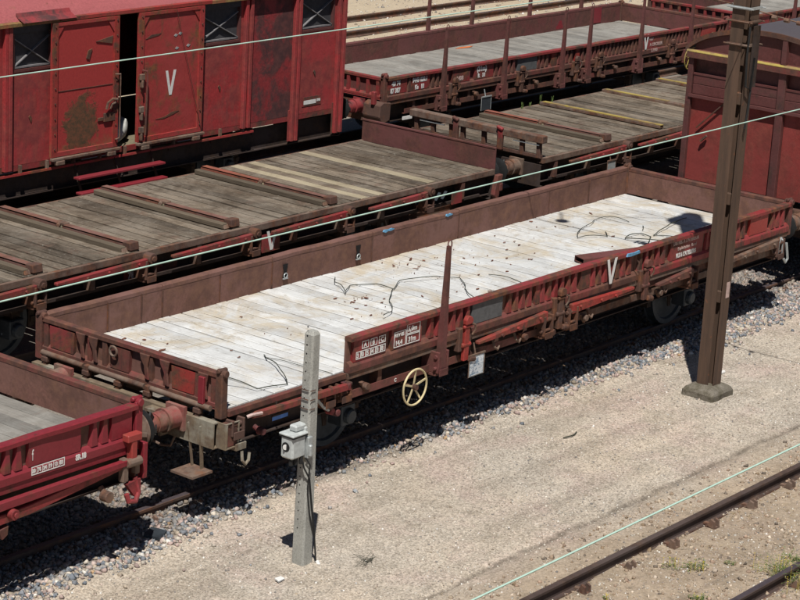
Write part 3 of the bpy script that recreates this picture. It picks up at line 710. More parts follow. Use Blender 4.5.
# seam straps and catches on the inner face of the far side
for x in (1.0, 1.55, 1.9, 2.9, 3.86, 5.85, 7.75, 9.95, 11.0): MB().box(x-.006, x+.006, W1-.044, W1-.024, 1.19, 1.535).build('seam_strip', M['rust'], t)
for x in (4.10, 5.55):
    MB().prism([(x-.05, 1.45), (x+.05, 1.45), (x+.025, 1.36), (x+.05, 1.27), (x-.05, 1.27), (x-.025, 1.36)], 'y', W1-.046, W1-.043).build('catch_hole', M['dark'], t)
    MB().tube([(x+.032*math.cos(a*.7), W1-.056, 1.30+.032*math.sin(a*.7)) for a in range(9)], .008, 5, closed=True).box(x-.045, x+.045, W1-.062, W1-.045, 1.255, 1.268).build('catch_ring', M['galv'], t)
for x, w_ in ((6.05, .24), (7.42, .16)): MB().prism([(x, 1.548), (x+.05, 1.53), (x+.10, 1.545), (x+w_*.7, 1.538), (x+w_, 1.556), (x+w_-.05, 1.572), (x+w_*.5, 1.566), (x+.02, 1.5725)], 'y', W1-.055, W1-.036).build('paint_daub', M['chalkblue'], t)
pe = end_board(t, 0.0, W1, -1, M['red_dull'], M['brown_in'], detail=True)
# odd shapes on the outer face of the left end: gussets, hooks, ring, blanks
for ya, yb, m_ in ((2.25, 2.62, 'red_main'), (1.38, 1.66, 'red_dull'), (.40, .72, 'red_frame')):
    MB().prism([(ya, 1.25), (yb, 1.25), (yb+.015, 1.50), (ya-.015, 1.50)], 'x', -.045, -.003).build('flat_panel', M[m_], pe)
for y in (2.15, 1.95, 1.15, .85, .28): 
    MB().prism([(y-.10, 1.535), (y+.05, 1.535), (y+.03, 1.47), (y-.02, 1.40), (y-.04, 1.26), (y-.10, 1.25), (y-.075, 1.40)], 'x', -.070, -.045).build('gusset', M[('rust', 'red_dull')[int(y*20) % 2]], pe, bevel=.008)
MB().tube([(-.085, 1.58+.055*math.cos(a*math.pi/6), 1.46+.055*math.sin(a*math.pi/6)) for a in range(12)], .014, 6, closed=True).build('ring', M['rust_lt'], pe, smooth=True)
MB().cyl((-.075, .12, 1.175), (-.075, 1.0, 1.175), .032, n=10).cyl((-.075, 1.1, 1.175), (-.075, 1.95, 1.175), .032, n=10).cyl((-.075, 2.05, 1.175), (-.075, 2.72, 1.175), .032, n=10).build('hinge_bar', M['rust_lt'], pe, smooth=True)
for y in (.3, 1.05, 1.5, 2.0, 2.66): MB().box(-.10, -.02, y-.03, y+.03, .98, 1.20).box(-.11, -.05, y-.05, y+.05, 1.08, 1.14).build('hinge', M['rust'], t, bevel=.008)
MB().box(-.10, -.06, .21, .29, 1.20, 1.50).build('latch_strap', M['red_bright'], pe, bevel=.006)
end_board(t, L1, W1, 1, M['red_dull'], M['brown_in'])
corner_post(t, -.02, W1-.02, M['red_dull']); corner_post(t, -.02, .02, M['rust']); corner_post(t, L1, W1, M['rust']); corner_post(t, L1, .0, M['red_dull'])
headstock(t, -.13, W1, -1, M['beige'], z0=.76, z1=1.05, pockets=True); MB().box(-.13, .05, .05, W1-.05, 1.0, 1.038).build('headstock_gusset', M['under'], t); headstock(t, L1, W1, 1, M['under'])
buffers(t, -.13, W1/2, -1, M['buffer_red']); buffers(t, L1, W1/2, 1, M['rust_lt'])
coupling(t, -.13, W1/2, -1); coupling(t, L1, W1/2, 1)
# near left corner: limewashed box, hooks, hanging step
MB().box(-.06, .12, -.10, .02, .78, 1.04).build('corner_box', M['red_dull'], t, bevel=.006)
MB().box(-.075, -.06, -.115, .03, .76, 1.055).box(-.06, .14, -.115, -.10, .76, .78).box(.12, .14, -.115, -.10, .78, 1.04).box(-.06, .14, -.115, -.10, 1.04, 1.055).box(-.06, -.04, -.115, -.10, .78, 1.04).box(.08, .24, -.13, -.02, .72, .80).build('corner_frame', M['beige'], t, bevel=.004)
MB().tube([(.18, -.12, .70), (.17, -.14, .60), (.21, -.15, .55), (.27, -.14, .58), (.29, -.13, .66)], .018, 7).build('rope_hook', M['beige'], t, smooth=True)
MB().tube([(-.03, .62, .95), (-.07, .62, .75), (-.10, .66, .62), (-.12, .78, .60), (-.12, .92, .62)], .014, 6).build('hand_grip', M['rust_lt'], t, smooth=True)
st = MB().box(-.36, -.05, .08, .40, .455, .48).build('step_plate', M['rust_lt'], t, rot=(0, 0, R(0)))
MB().bar((-.09, .20, .46), (-.15, .18, .98), .045, .012, (0, 1, 0)).bar((-.09, .34, .46), (-.15, .36, .98), .030, .012, (0, 1, 0)).build('step_hanger', M['beige'], st)
# edge of the deck where the near side is missing
MB().box(.05, 1.98, -.035, .028, 1.085, 1.155).build('edge_angle', M['red_dull'], t, bevel=.006)
MB().box(2.0, 12.05, -.045, .028, 1.07, 1.145).build('edge_angle', M['rust_lt'], t, bevel=.006)
MB().prism([(.30, 1.075), (.38, 1.10), (1.88, 1.085), (1.88, 1.005), (.45, 1.03), (.30, 1.045)], 'y', -.16, -.10).build('folded_stake', M['red_main'], t, bevel=.008)
MB().tube([(.22, -.14, 1.08), (.26, -.17, 1.10), (.42, -.17, 1.085)], .02, 6).build('stake_tip', M['pinkwhite'], t, smooth=True)
card_plate(t, .80, -.10, .94, .26, .055, M['blue'], M['under'], 'blue_tag')
for x in (.12, 1.62, 1.9): pocket(t, x, -.06, M['rust'], z0=.85, z1=1.07)
for x, z in ((.55, .82), (1.70, .78), (1.80, .74)): MB().cyl((x, -.02, z), (x, -.10, z), .048, .040, 10).cyl((x, .05, z+.03), (x, -.02, z), .03, n=8).build('buffer_stop_bolt', M['red_patchy'], t, bevel=.004)
MB().tube([(1.45, -.06, .98), (1.55, -.10, .86), (1.62, -.1, .82)], .02, 6).build('hook_rod', M['galv'], t, smooth=True)
knob(t, 1.68, M['rust_lt'], .84); knob(t, 1.98, M['red_patchy'], 1.0); knob(t, 2.3, M['rust_lt'], .93)
lower_bar(t, 2.05, 6.0, M['red_dull'], z=.88); lower_bar(t, 6.0, 12.0, M['rust_lt'], z=.90)
lower_bar(t, 7.4, 11.9, M['red_dull'], y=-.01, z=1.02)
brackets(t, [2.62, 4.9, 5.5, 6.9, 8.8, 9.7, 10.6, 11.5], M['rust'])
stake_up(t, 3.62, M['brown_far'], y=-.11)
latch(t, 4.14, M['red_frame']); latch(t, 6.12, M['rust'], z1=1.40); latch(t, 8.12, M['red_dull'], z1=1.42); latch(t, 9.95, M['rust'], z1=1.42)
stake_down(t, 4.36, 5.80, 1.12, M['red_frame'], drop=.09); stake_down(t, 7.80, 6.35, 1.10, M['red_frame'], drop=.02); stake_down(t, 8.40, 9.30, 1.06, M['red_dull'], drop=.06); stake_down(t, 10.2, 11.7, 1.07, M['rust_lt'], drop=.06)
knob(t, 5.35, M['rust'], .90, -.06); knob(t, 5.95, M['rust'], .84, -.06); knob(t, 6.75, M['rust_lt'], .86); knob(t, 8.55, M['rust_lt'], .86)
for x in (4.75, 5.2, 6.8, 8.6, 11.6): MB().tube([(x, -.05, .98), (x+.0, -.09, .90), (x+.05, -.10, .86), (x+.09, -.09, .90)], .016, 6).build('rope_hook', M['rust_lt'], t, smooth=True)
# tapering sill of the frame under the side
MB().prism([(1.9, .83), (3.2, .83), (4.2, .70), (8.2, .70), (9.2, .83), (9.2, .86), (1.9, .86)], 'y', .16, .18).build('truss', M['under'], t)
handwheel(t, 3.13, -.14, .76, .218, M['cream'], 5)
card_plate(t, 4.34, -.13, .77, .30, .27, M['galv'], M['rust_lt'])
kk = NT('crumpled_printed_card'); v = kk.coord('Object'); n_ = kk.noise(v, 13, 5, .7, 1.5)
card = kk.done(kk.mix(kk.ramp(n_, [(.42, 0.0), (.52, 1.0)]), (.16, .24, .33), (.72, .76, .78)), .4, kk.bump(n_, .5, .01))
MB().box(4.21, 4.47, -.1345, -.131, .65, .89).build('card', card, t)
MB().tube([(11.78, -.10, 1.10), (11.66, -.13, 1.05), (11.66, -.13, .86), (11.80, -.13, .84), (11.80, -.12, 1.08)], .018, 6, closed=True).build('corner_shackle', M['galv'], t, smooth=True)
MB().tube([(11.95, -.10, 1.0), (11.98, -.13, .76), (11.90, -.14, .72), (11.86, -.13, .78)], .02, 6).build('rope_hook', M['galv'], t, smooth=True)
MB().box(11.0, 11.5, -.02, -.008, .86, .94).build('sill_plate', M['pinkwhite'], t)
# markings
f_ = -.0465
for i in range(3): frame_rect(MB(), 2.22+.15*i, 2.34+.15*i, 1.395, 1.485, f_, .009).build('marking', M['white'], t)
for i in range(6): frame_rect(MB(), 2.12+.088*i, 2.205+.088*i, 1.285, 1.375, f_, .009).build('marking', M['white'], t)
for i, c_ in enumerate('ABC'): text(c_, .075, (2.255+.15*i, f_, 1.412), M['white'], t, bold=.003)
for i, c_ in enumerate('305438'): text(c_, .075, (2.135+.088*i, f_, 1.303), M['white'], t, bold=.003)
for a_ in ((2.80, 3.02, 1.28, 1.47), (3.03, 3.28, 1.40, 1.52), (3.03, 3.28, 1.28, 1.395)): frame_rect(MB(), *a_, f_, .010).build('marking', M['white'], t)
text('REV 85', .058, (2.815, f_, 1.405), M['white'], t, bold=.002); text('14.4', .075, (2.83, f_, 1.305), M['white'], t, bold=.003)
text('5,0m', .085, (3.055, f_, 1.43), M['white'], t, bold=.003); text('31m', .08, (3.07, f_, 1.305), M['white'], t, bold=.003)
text('DISTRIB. A L\'INTERIEUR', .085, (8.84, f_, 1.47), M['pinkwhite'], t, sx=.74, bold=.003)
text('Exploitation  Bord', .065, (8.96, f_, 1.385), M['pinkwhite'], t, bold=.001); text('RLS à L\'ATELIERS', .080, (8.93, f_, 1.285), M['white'], t, sx=.88, bold=.004)
text('C', .06, (2.85, -.045, .86), M['white'], t, bold=.002)
vmark(t, 7.27, 1.235, 1.575, -.083)
MB().prism([(7.62, 1.535), (7.72, 1.528), (7.93, 1.537), (7.92, 1.574), (7.80, 1.566), (7.64, 1.575)], 'y', -.088, -.068).build('paint_daub', M['chalkblue'], t)

# loose things lying on the white deck
def onpts(pts, r, label, name='bent_steel_rod', cat='steel rod', m='cable', group='bent rods lying on the white deck', z=1.172):
    rr = random.Random(len(label)); P_ = []
    pts = [Vector((x, y, z+r+(h or 0))) for x, y, h in [(p + (0,))[:3] for p in pts]]
    for j, (a, b) in enumerate(zip(pts[:-1], pts[1:])):
        n = max(3, int((b-a).length/.06)); d = (b-a); nrm = Vector((-d.y, d.x, 0)); bow = rr.uniform(-.07, .07); lift = rr.uniform(0, .05)*min(1, d.length)
        ph = rr.uniform(0, 6)
        for i in range(n):
            u = i/n; P_.append(a.lerp(b, u)+nrm*(bow*math.sin(math.pi*u))+Vector((0, 0, lift*math.sin(math.pi*u)))+nrm.normalized()*(.006*math.sin(ph+u*d.length*14)))
    P_.append(pts[-1])
    o0 = P_[0].copy()
    tag(MB().tube([p-o0 for p in P_], r*.55, 6).build(name, M[m], loc=o0, smooth=True), label, cat, group)
onpts([(3.9, 1.0, .04), (4.23, 1.12), (4.55, 1.42), (5.01, 1.73), (5.03, 2.03), (4.72, 2.20), (4.35, 1.98, .02), (4.6, 2.35, .03), (4.86, 2.58)], .010, 'thin green cable kinked into an open loop, left of the raised stake', 'loose_cable', 'cable')
onpts([(5.01, 1.73), (5.37, 1.91, .01), (6.03, 1.60), (6.1, 1.50), (5.75, 1.15), (5.42, .75, .03)], .010, 'green cable running right of the raised stake to the drop side, on the white deck', 'loose_cable', 'cable')
onpts([(.25, 1.05, .25), (.55, .60, .12), (.74, .20, .01), (1.14, .10), (1.67, .92), (1.72, .98)], .011, 'long bent rod with a pointed corner at the open left end of the deck')
onpts([(1.67, .92), (1.75, .35), (1.80, .02)], .007, 'short straight dark rod right of the concrete post top, reaching the deck edge')
onpts([(9.55, 1.94), (9.10, 1.68), (9.52, 1.45), (9.72, 1.62)], .011, 'hooked dark rod in the middle of the white deck, left of the folded one')
onpts([(9.55, 1.94), (10.20, 2.12), (10.55, 2.10), (10.5, 1.72)], .009, 'thin curved dark rod reaching toward the far side of the white deck')
onpts([(9.9, .45, .01), (9.62, 1.22), (10.05, 1.22), (10.0, 1.02), (9.25, .55, .02)], .013, 'black rod folded into a loop beside the blue daub on the near drop side')
onpts([(11.4, 1.30), (10.1, 1.05), (10.4, .62)], .012, 'dark angled rod whose tip lies in the shadow patch near the mast')
onpts([(10.25, 1.32), (10.45, 1.45)], .012, 'very short dark rod offcut near the angled rod close to the mast')
onpts([(6.55, 1.35), (6.45, .62)], .010, 'short straight rod lying across the planks right of the raised stake')
# rust-brown channel lying inside the near side
cb = MB().box(0, 1.75, -.10, .10, .0, .008).box(0, 1.75, -.10, -.092, .008, .07).box(0, 1.75, .092, .10, .008, .07).box(.0, 1.75, -.10, .10, .07, .078)
tag(cb.build('steel_channel', M['brown_far'], loc=(8.02, .92, 1.172), rot=(R(3), 0, R(-17))), 'rust brown steel channel lying on the white deck against the near drop side', 'steel channel')
# splinters of bark and rust flakes
rr = random.Random(12); mb = MB()
cl_ = [(4.2, 1.75, .25, 30), (5.3, 1.2, .5, 14), (6.3, 1.5, 1.3, 50), (3.9, 1.3, .5, 24), (1.9, 1.6, 1.0, 12), (7.5, 2.1, 1.2, 30), (6, 1.4, 6, 60), (9.3, 2.3, .8, 20), (1.2, 2.2, .5, 12), (5.9, 2.3, .5, 22), (9.6, 1.3, .6, 8)]
for cx, cy, sp, n in cl_:
    for i in range(int(n*.55)):
        x, y = rr.gauss(cx, sp*.6), rr.gauss(cy, sp*.35)
        if not (.1 < x < 11.9 and .15 < y < 2.7): continue
        a = rr.uniform(0, 3.14) if rr.random() < .5 else rr.uniform(-.5, .3); l = .004+.038*rr.random()**2.6*(1 if rr.random() < .9 else 1.8); w_ = l*rr.uniform(.10, .3)+.002
        z = 1.171; ca, sa = math.cos(a), math.sin(a); k1, k2 = rr.uniform(-.4, .4), rr.uniform(.2, .9)
        q = [(-l, 0), (-l*.3, w_), (l*k2, w_*.6), (l, w_*k1), (l*.4, -w_), (-l*.5, -w_*.7)]
        top = [(x+u*ca-v_*sa, y+u*sa+v_*ca, z+.004+rr.uniform(0, .012)) for u, v_ in q]; bot = [(p[0], p[1], z) for p in top]
        mb.add(bot+top, [(5,4,3,2,1,0), (6,7,8,9,10,11)]+[(i_, (i_+1) % 6, 6+(i_+1) % 6, 6+i_) for i_ in range(6)])
tag(mb.build('bark_splinters', M['chips']), kind='stuff')

# ================================================================ left wagon (first row)
t = thing('drop_side_wagon', 'bright crimson drop-side wagon at the left edge, buffered up to the whitewashed wagon', 'railway wagon', (-13.42, -.02, 0))
L0 = 12.1
planks(t, 12.0, W1, 1.165, M['plank_far'], step=.2, x0=.05, skip=[(0, 6)])
MB().box(0, 6.2, .03, W1-.03, 1.12, 1.16).build('deck_sheet', M['plank_far'], t)
underframe(t, L0, W1, 1.15, (2.3, 9.2), M['under'])
pressed_side(t, 'drop_side', 6.0, L0-.03, M['red_bright'], y=0, blanks=[(10.62, 11.30, M['red_bright']), (9.0, 9.6, M['red_bright']), (11.72, 12.0, M['red_bright'])], inner=M['brown_in'], rand=4)
pressed_side(t, 'drop_side', .03, L0-.03, M['red_bright'], y=W1, outer=1, inner=M['brown_in'], rand=5)
end_board(t, L0, W1, 1, M['red_dull'], M['brown_in'])
corner_post(t, L0, .0, M['red_bright']); corner_post(t, L0, W1, M['rust'])
headstock(t, L0, W1, 1, M['red_dull']); buffers(t, L0, W1/2, 1, M['buffer_red'], head=M['rust_lt'])
MB().box(6.0, 12.05, -.045, .028, 1.06, 1.145).build('edge_angle', M['red_bright'], t, bevel=.006)
MB().prism([(8.5, 1.02), (12.0, 1.04), (12.0, .98), (8.5, .90)], 'y', -.13, -.07).build('folded_stake', M['red_bright'], t, bevel=.008)
MB().prism([(9.4, .86), (10.6, .90), (11.9, 1.02), (11.9, .95), (10.6, .80), (9.4, .76)], 'y', -.10, -.02).build('lower_bar', M['red_main'], t, bevel=.008)
MB().cyl((10.35, -.10, .88), (10.35, -.17, .88), .055, n=12).cyl((10.35, -.17, .88), (10.35, -.19, .88), .03, n=8).build('pivot', M['red_main'], t, bevel=.005)
MB().prism([(10.22, .74), (10.34, .76), (10.33, .66), (10.26, .62)], 'y', -.09, -.03).build('bracket', M['red_dull'], t, bevel=.01)
MB().box(11.92, 12.0, -.135, -.05, .95, 1.29).box(11.86, 12.06, -.14, -.046, 1.22, 1.30).build('latch_post', M['red_frame'], t, bevel=.01)
MB().cyl((11.86, -.12, 1.0), (12.06, -.12, 1.0), .05, n=10).box(11.82, 11.9, -.12, -.04, .80, 1.05).box(12.0, 12.06, -.12, -.04, .85, 1.0).build('hinge', M['rust_lt'], t, bevel=.012)
MB().box(12.10, 12.16, -.12, -.04, .78, 1.16).build('end_bracket', M['red_bright'], t, bevel=.006)
MB().tube([(12.0, -.10, .82), (12.03, -.13, .66), (11.97, -.15, .58), (11.88, -.14, .60), (11.86, -.13, .68)], .028, 8).prism([(11.86, .78), (12.06, .80), (12.06, .68), (11.98, .62)], 'y', -.13, -.08).build('rope_hook', M['red_patchy'], t, smooth=True)
MB().cyl((11.6, -.06, .72), (11.6, -.16, .72), .06, n=12).cyl((11.6, -.02, .80), (11.6, -.1, .72), .03, n=8).build('roller', M['rust_lt'], t, bevel=.005)
for y in (.5, 1.2, 1.8, 2.4): MB().prism([(y-.07, 1.54), (y+.07, 1.54), (y+.03, 1.28), (y-.03, 1.28)], 'x', L0+.05, L0+.075).build('gusset', M['rust'], t)
frame_rect(MB(), 10.64, 11.07, 1.175, 1.262, -.062, .009).build('marking', M['white'], t)
for i in range(5): MB().box(10.64+.0715*(i+1)-.003, 10.64+.0715*(i+1)+.003, -.064, -.062, 1.184, 1.253).build('marking', M['white'], t)
for i, c_ in enumerate(('20', '76', '24', '19', '13', '83')): text(c_, .055, (10.65+.0715*i, -.062, 1.198), M['white'], t, sx=.8, bold=.003)
text('SR.18', .075, (11.22, -.062, 1.185), M['white'], t, sx=.8, bold=.005)
text('f', .16, (10.66, -.045, 1.32), M['white'], t, sx=.5)
tag(MB().box(0, .30, 0, .28, 0, .02).build('metal_sheet', M['clip'], loc=(-.3, .12, -.09)), None) if False else None

# ================================================================ boxcar end (first row, right)
t = thing('boxcar', 'maroon boxcar seen end-on behind the tall mast, with a curved grey-purple roof', 'railway wagon', (13.42, -.06, 0))
Wb = 2.74; Lb = 10.5; ze, zr = 3.32, 3.76
arc = [(Wb/2+(Wb/2+.04)*math.sin(a), ze-.02+(zr-ze)*(math.cos(a)-math.cos(1.25))/(1-math.cos(1.25))) for a in [(-1.25+2.5*i/22) for i in range(23)]]
arc = [(Wb/2+(Wb/2+.06)*math.sin(a)/math.sin(1.25), z) for a, (y, z) in zip([(-1.25+2.5*i/22) for i in range(23)], arc)]
MB().prism([(y, z+.035) for y, z in arc]+[(y, z) for y, z in reversed(arc)], 'x', -.05, Lb+.05).build('roof', M['roof_grey'], t)
MB().prism([(y, z+.04) for y, z in arc]+[(y, z-.035) for y, z in reversed(arc)], 'x', -.075, -.035).build('roof_edge', M['rust'], t)
inn = [(y, z-.03) for y, z in arc if .03 < y < Wb-.03]
MB().prism([(inn[0][0], ze-.06), (inn[-1][0], ze-.06)]+list(reversed(inn)), 'x', .0, .02).build('gable_panel', M['brown_box'], t)
MB().box(.03, Lb-.03, .02, .05, 1.15, ze).build('side_wall', M['brown_box'], t); MB().box(.03, Lb-.03, Wb-.05, Wb-.02, 1.15, ze).build('side_wall', M['brown_box'], t)
MB().box(Lb-.03, Lb, .0, Wb, 1.15, ze+.2).build('end_wall', M['brown_box'], t)
MB().prism([(-.10, ze-.13), (-.10, ze-.03), (-.08, ze-.01), (.0, ze-.0), (.0, ze-.13)], 'y', -.02, Wb+.01).build('ledge', M['red_dull'], t)
MB().prism([(-.1003, ze-.038), (-.1025, ze-.038), (-.1025, ze-.029), (-.081, ze-.0075), (-.06, ze-.0045), (-.06, ze-.0065), (-.08, ze-.0095), (-.1003, ze-.0295)], 'y', -.02, Wb+.02).build('yellow_band', M['yellow'], t)
MB().box(.055, .075, .05, Wb-.05, 2.88, ze-.1).build('upper_panel', M['brown_box'], t)
z = 2.40
for i, z in enumerate((2.62, 2.78)): MB().box(-.02, .055, .10, Wb-.10, z, z+.155).build('end_board', M['brown_box'], t, bevel=.006)
MB().box(-.03, .0, .10, Wb-.10, 2.925, 2.955).build('strip', M['brown_box'], t)
MB().box(-.07, .02, .06, Wb-.06, 2.57, 2.615).build('waist_rail', M['brown_box'], t)
for a, b in ((.08, 1.0), (1.14, 1.75), (1.89, Wb-.08)): MB().box(.02, .045, a, b, 1.25, 2.57).build('end_sheet', M['red_end'], t)
for y in (1.07, 1.80): MB().box(-.055, .05, y-.065, y+.065, 1.15, ze-.13).build('end_post', M['brown_box'], t, bevel=.006); MB().box(-.08, -.0, y-.04, y+.04, ze+.0, ze+.36).build('roof_post', M['brown_box'], t)
MB().box(-.05, .06, Wb-.09, Wb, 1.12, ze-.13).build('corner_post', M['brown_box'], t, bevel=.006); MB().box(-.05, .06, 0, .09, 1.12, ze-.13).build('corner_post', M['brown_box'], t, bevel=.006)
MB().box(-.06, .05, 0, Wb, 1.02, 1.14).build('end_sill', M['rust'], t)
for y in (2.2, 2.25): pass
MB().bar((-.03, 2.50, 2.1), (-.03, 2.05, 2.55), .02, .02).bar((-.035, 2.40, 1.9), (-.035, 2.3, 2.0), .04, .03).build('hook', M['rust'], t)
for xx in [.6*i for i in range(1, 17)]: MB().box(xx-.04, xx+.04, -.03, .02, 1.15, ze).build('side_post', M['brown_box'], t)
underframe(t, Lb, Wb, 1.15, (2.2, 8.2), M['under']); buffers(t, -.02, Wb/2, -1, M['rust_lt']); headstock(t, -.02, Wb, -1, M['under'])

# ================================================================ timber-decked wagons (second row)
def timber_wagon(label, x0, y0, bol, alt, end_x, yellow=(), stakes=()):
    L, W, z = 12.1, 2.70, 1.21
    t = thing('flat_wagon', label, 'railway wagon', (x0, y0, 0), 0)
    planks(t, 12.0, W, z, M['plank_g'], step=.2, x0=.05, gap=.020, jitter=.008, alt=alt)
    underframe(t, L, W, 1.15, (2.3, 9.6), M['under'], lo=.80)
    MB().box(0, L, -.03, .028, 1.125, 1.205).box(0, L, -.03, .10, 1.118, 1.125).build('edge_angle', M['rust_lt'], t, bevel=.006)
    MB().box(0, L, W-.028, W+.03, 1.125, 1.205).build('edge_angle', M['rust_lt'], t, bevel=.006)
    for i, (bx, ym) in enumerate(bol):
        if ym == 0:
            o = MB().box(bx-.03, bx+.09, .03, W-.03, z, z+.075).build('bolster', M['timber'], t, bevel=.012)
            MB().box(bx-.18, bx-.075, .10, W-.05, z, z+.075).build('timber_strip', M['timber_lt'], o, bevel=.01)
            mm = M[('angle_red', 'angle', 'angle', 'angle')[i % 4]]
            MB().box(bx-.045, bx-.032, W*.55, W-.06, z, z+.105).box(bx-.045, bx+.085, W*.55, W-.06, z+.092, z+.105).build('angle_iron', mm, o)
            MB().box(bx-.045, bx-.032, .06, W*.5, z, z+.10).box(bx-.045, bx+.085, .06, W*.5, z+.088, z+.10).build('angle_iron', M['angle'], o)
            MB().cyl((bx-.07, W*.52, z+.09), (bx+.07, W*.56, z+.10), .03, n=8).box(bx-.10, bx-.02, W*.50, W*.56, z, z+.04).box(bx+.0, bx+.10, W*.50, W*.56, z+.07, z+.12).build('hinge', M['clip'], o, bevel=.008)
            for yy in (.75, 1.95, .12): MB().prism([(yy-.05, z), (yy+.05, z), (yy+.02, z+.06), (yy-.02, z+.06)], 'x', bx-.16, bx-.05).build('wedge', M['clip'], o, bevel=.008)
            MB().prism([(.02, z+.02), (.16, z+.02), (.18, z+.12), (.04, z+.13)], 'x', bx-.07, bx+.10).build('end_shoe', M['rust'], o, bevel=.01)
        else:
            a, b = ym
            o = MB().box(bx-.06, bx+.06, .06, W-.04, z, z+.06).build('bolster', M['rust_lt'], t, bevel=.010)
            MB().box(bx-.055, bx+.04, a, b, z+.06, z+.072).build('yellow_strip', M['yellow'], o)
    for x in [.4+.99*i for i in range(12)]: MB().box(x-.04, x+.04, -.022, -.010, .84, 1.12).box(x-.04, x-.028, -.010, .20, .84, 1.10).build('bracket', M['rust_lt'] if random.random() < .7 else M['red_dull'], t)
    for a, b in stakes:
        stake_down(t, a, b, 1.09, M['red_main'], y=-.09, drop=.03)
        MB().cyl((b+.03, -.16, 1.12), (b+.03, .02, 1.12), .075, n=14).cyl((b+.03, -.18, 1.12), (b+.03, -.16, 1.12), .04, n=8).build('pivot', M['rust'], t, bevel=.008)
    headstock(t, 0, W, -1, M['under']); headstock(t, L, W, 1, M['under'])
    buffers(t, 0, W/2, -1, M['rust_lt']); buffers(t, L, W/2, 1, M['rust_lt']); coupling(t, L, W/2, 1)
    MB().box(.3, L-.3, .02, .05, .80, .84).build('lower_bar', M['under'], t)
    return t, L, W, z
X2 = -.50
new = {}
for xx in (8.42, 8.78, 10.02): new[int(round((xx-X2-.05)/.2))] = M['plank_new']
t, L, W, z = timber_wagon('flat wagon with weathered timber deck, hinged bolsters and three newer yellow planks', X2, 5.0, [(.45, 0), (2.45, 0), (4.15, 0), (6.1, 0), (8.2, 0)], new, None, stakes=[(.55, 2.35), (2.65, 4.30), (4.75, 6.35), (6.75, 8.40), (8.9, 10.3)])
eb = tag(obj('end_panel', None, t, (12.09, 0, 0)), None)
MB().box(0, .03, -.02, W+.02, 1.19, 1.56).box(-.008, .0, -.02, W+.02, 1.53, 1.56).build('end_sheet', M['brown_far'], eb, bevel=.004)
for y in (.15, .8, 1.4, 2.0, 2.55): MB().box(.03, .07, y-.03, y+.03, 1.19, 1.52).build('rib', M['red_dull'], eb)
MB().prism([(12.02, .80), (12.14, .70), (12.24, 1.12), (12.10, 1.12)], 'y', -.10, -.02).prism([(12.14, .86), (12.22, .86), (12.22, .98), (12.14, .98)], 'y', -.12, -.10).build('corner_bracket', M['red_dull'], t, bevel=.01)
MB().box(4.05, 5.05, .10, .115, .80, .95).build('number_panel', M['red_main'], t)
text('7807450-7', .125, (4.12, .098, .83), M['white'], t, sx=.95, bold=.006)
MB().box(6.6, 6.98, -.04, -.03, .78, 1.04).build('mark_panel', M['red_main'], t); vmark(t, 6.80, .80, 1.08, -.041, .22)
MB().box(11.0, 11.25, -.04, -.02, .80, .98).build('sign_panel', M['red_main'], t)
for i in range(5): MB().bar((10.1+.16*i, -.03, .93), (10.20+.16*i, -.03, 1.04), .006, .05, (0, 1, 0)).build('stripe_plate', M['bluesteel'], t)
MB().tube([(1.0, -.2, 1.2), (1.05, -.25, .95), (.95, -.2, .75), (.98, -.1, .62)], .012, 6).build('hanging_cord', M['rust_lt'], t, smooth=True)

X3 = 12.90
t, L, W, z = timber_wagon('flat wagon with grey timber deck and yellow-striped bolsters, left of the maroon boxcar', X3, 4.98, [(2.0, 0), (3.75, (.05, 2.6)), (5.8, (1.2, 2.6)), (7.7, (.5, 2.6)), (9.6, 0)], {}, None, stakes=[(.7, 2.4), (2.8, 4.3), (4.9, 6.3)])
# end stanchion frame, standing
fr = tag(obj('end_frame', None, t), None)
MB().box(-.09, .06, -.05, W+.02, 1.46, 1.58).build('top_beam', M['rust_lt'], fr, bevel=.012)
MB().box(-.03, .02, 0, W, 1.20, 1.25).build('bottom_beam', M['rust'], fr)
for y in (.06, .40, .86, 1.18, 1.62, 1.86, 2.25, 2.60): MB().prism([(y-.045, 1.20), (y+.03, 1.20), (y+.045, 1.46), (y-.03, 1.46)], 'x', -.04, .03).build('stanchion', M['rust'], fr, bevel=.006)
for y in (.80, 1.72): MB().box(-.11, -.04, y-.05, y+.05, 1.22, 1.56).cyl((-.10, y-.06, 1.56), (-.10, y+.06, 1.60), .035, n=8).build('clamp', M['red_main'] if y < 1 else M['red_dull'], fr, bevel=.01)
for y in (.25, 2.2): MB().cyl((-.06, y-.22, 1.42), (-.06, y+.30, 1.42), .012, n=6).build('grab_rail', M['galv'], fr)
card_plate(t, 1.9, -.14, .82, .24, .22, M['galv'], M['rust_lt'])

# ================================================================ red boxcar (third row)
BX, BY = 2.60, 9.60
t = thing('boxcar', 'tall bright red boxcar with half open sliding doors and a white V, top left', 'railway wagon', (BX, BY, 0))
def bx(x): return x-BX
Wc = 2.95; Lc = 10.68; zs, zt = 1.24, 3.38
arc = [(Wc/2+(Wc/2+.05)*math.sin(-1.2+2.4*i/22)/math.sin(1.2), zt+.02+.45*(math.cos(-1.2+2.4*i/22)-math.cos(1.2))/(1-math.cos(1.2))) for i in range(23)]
MB().prism([(y, z+.03) for y, z in arc]+[(y, z) for y, z in reversed(arc)], 'x', -.05, Lc+.05).build('roof', M['roof_red'], t)
MB().prism([(y, z-.002) for y, z in arc if 0 < y < Wc], 'x', 0, .03).build('gable_panel', M['red_box'], t); MB().prism([(y, z-.002) for y, z in arc if 0 < y < Wc], 'x', Lc-.03, Lc).build('gable_panel', M['red_box'], t)
MB().prism([(-.10, zt-.02), (-.10, zt+.03), (-.02, zt+.06), (-.02, zt-.02)], 'x', 0, Lc).build('eave_rail', M['eave'], t)
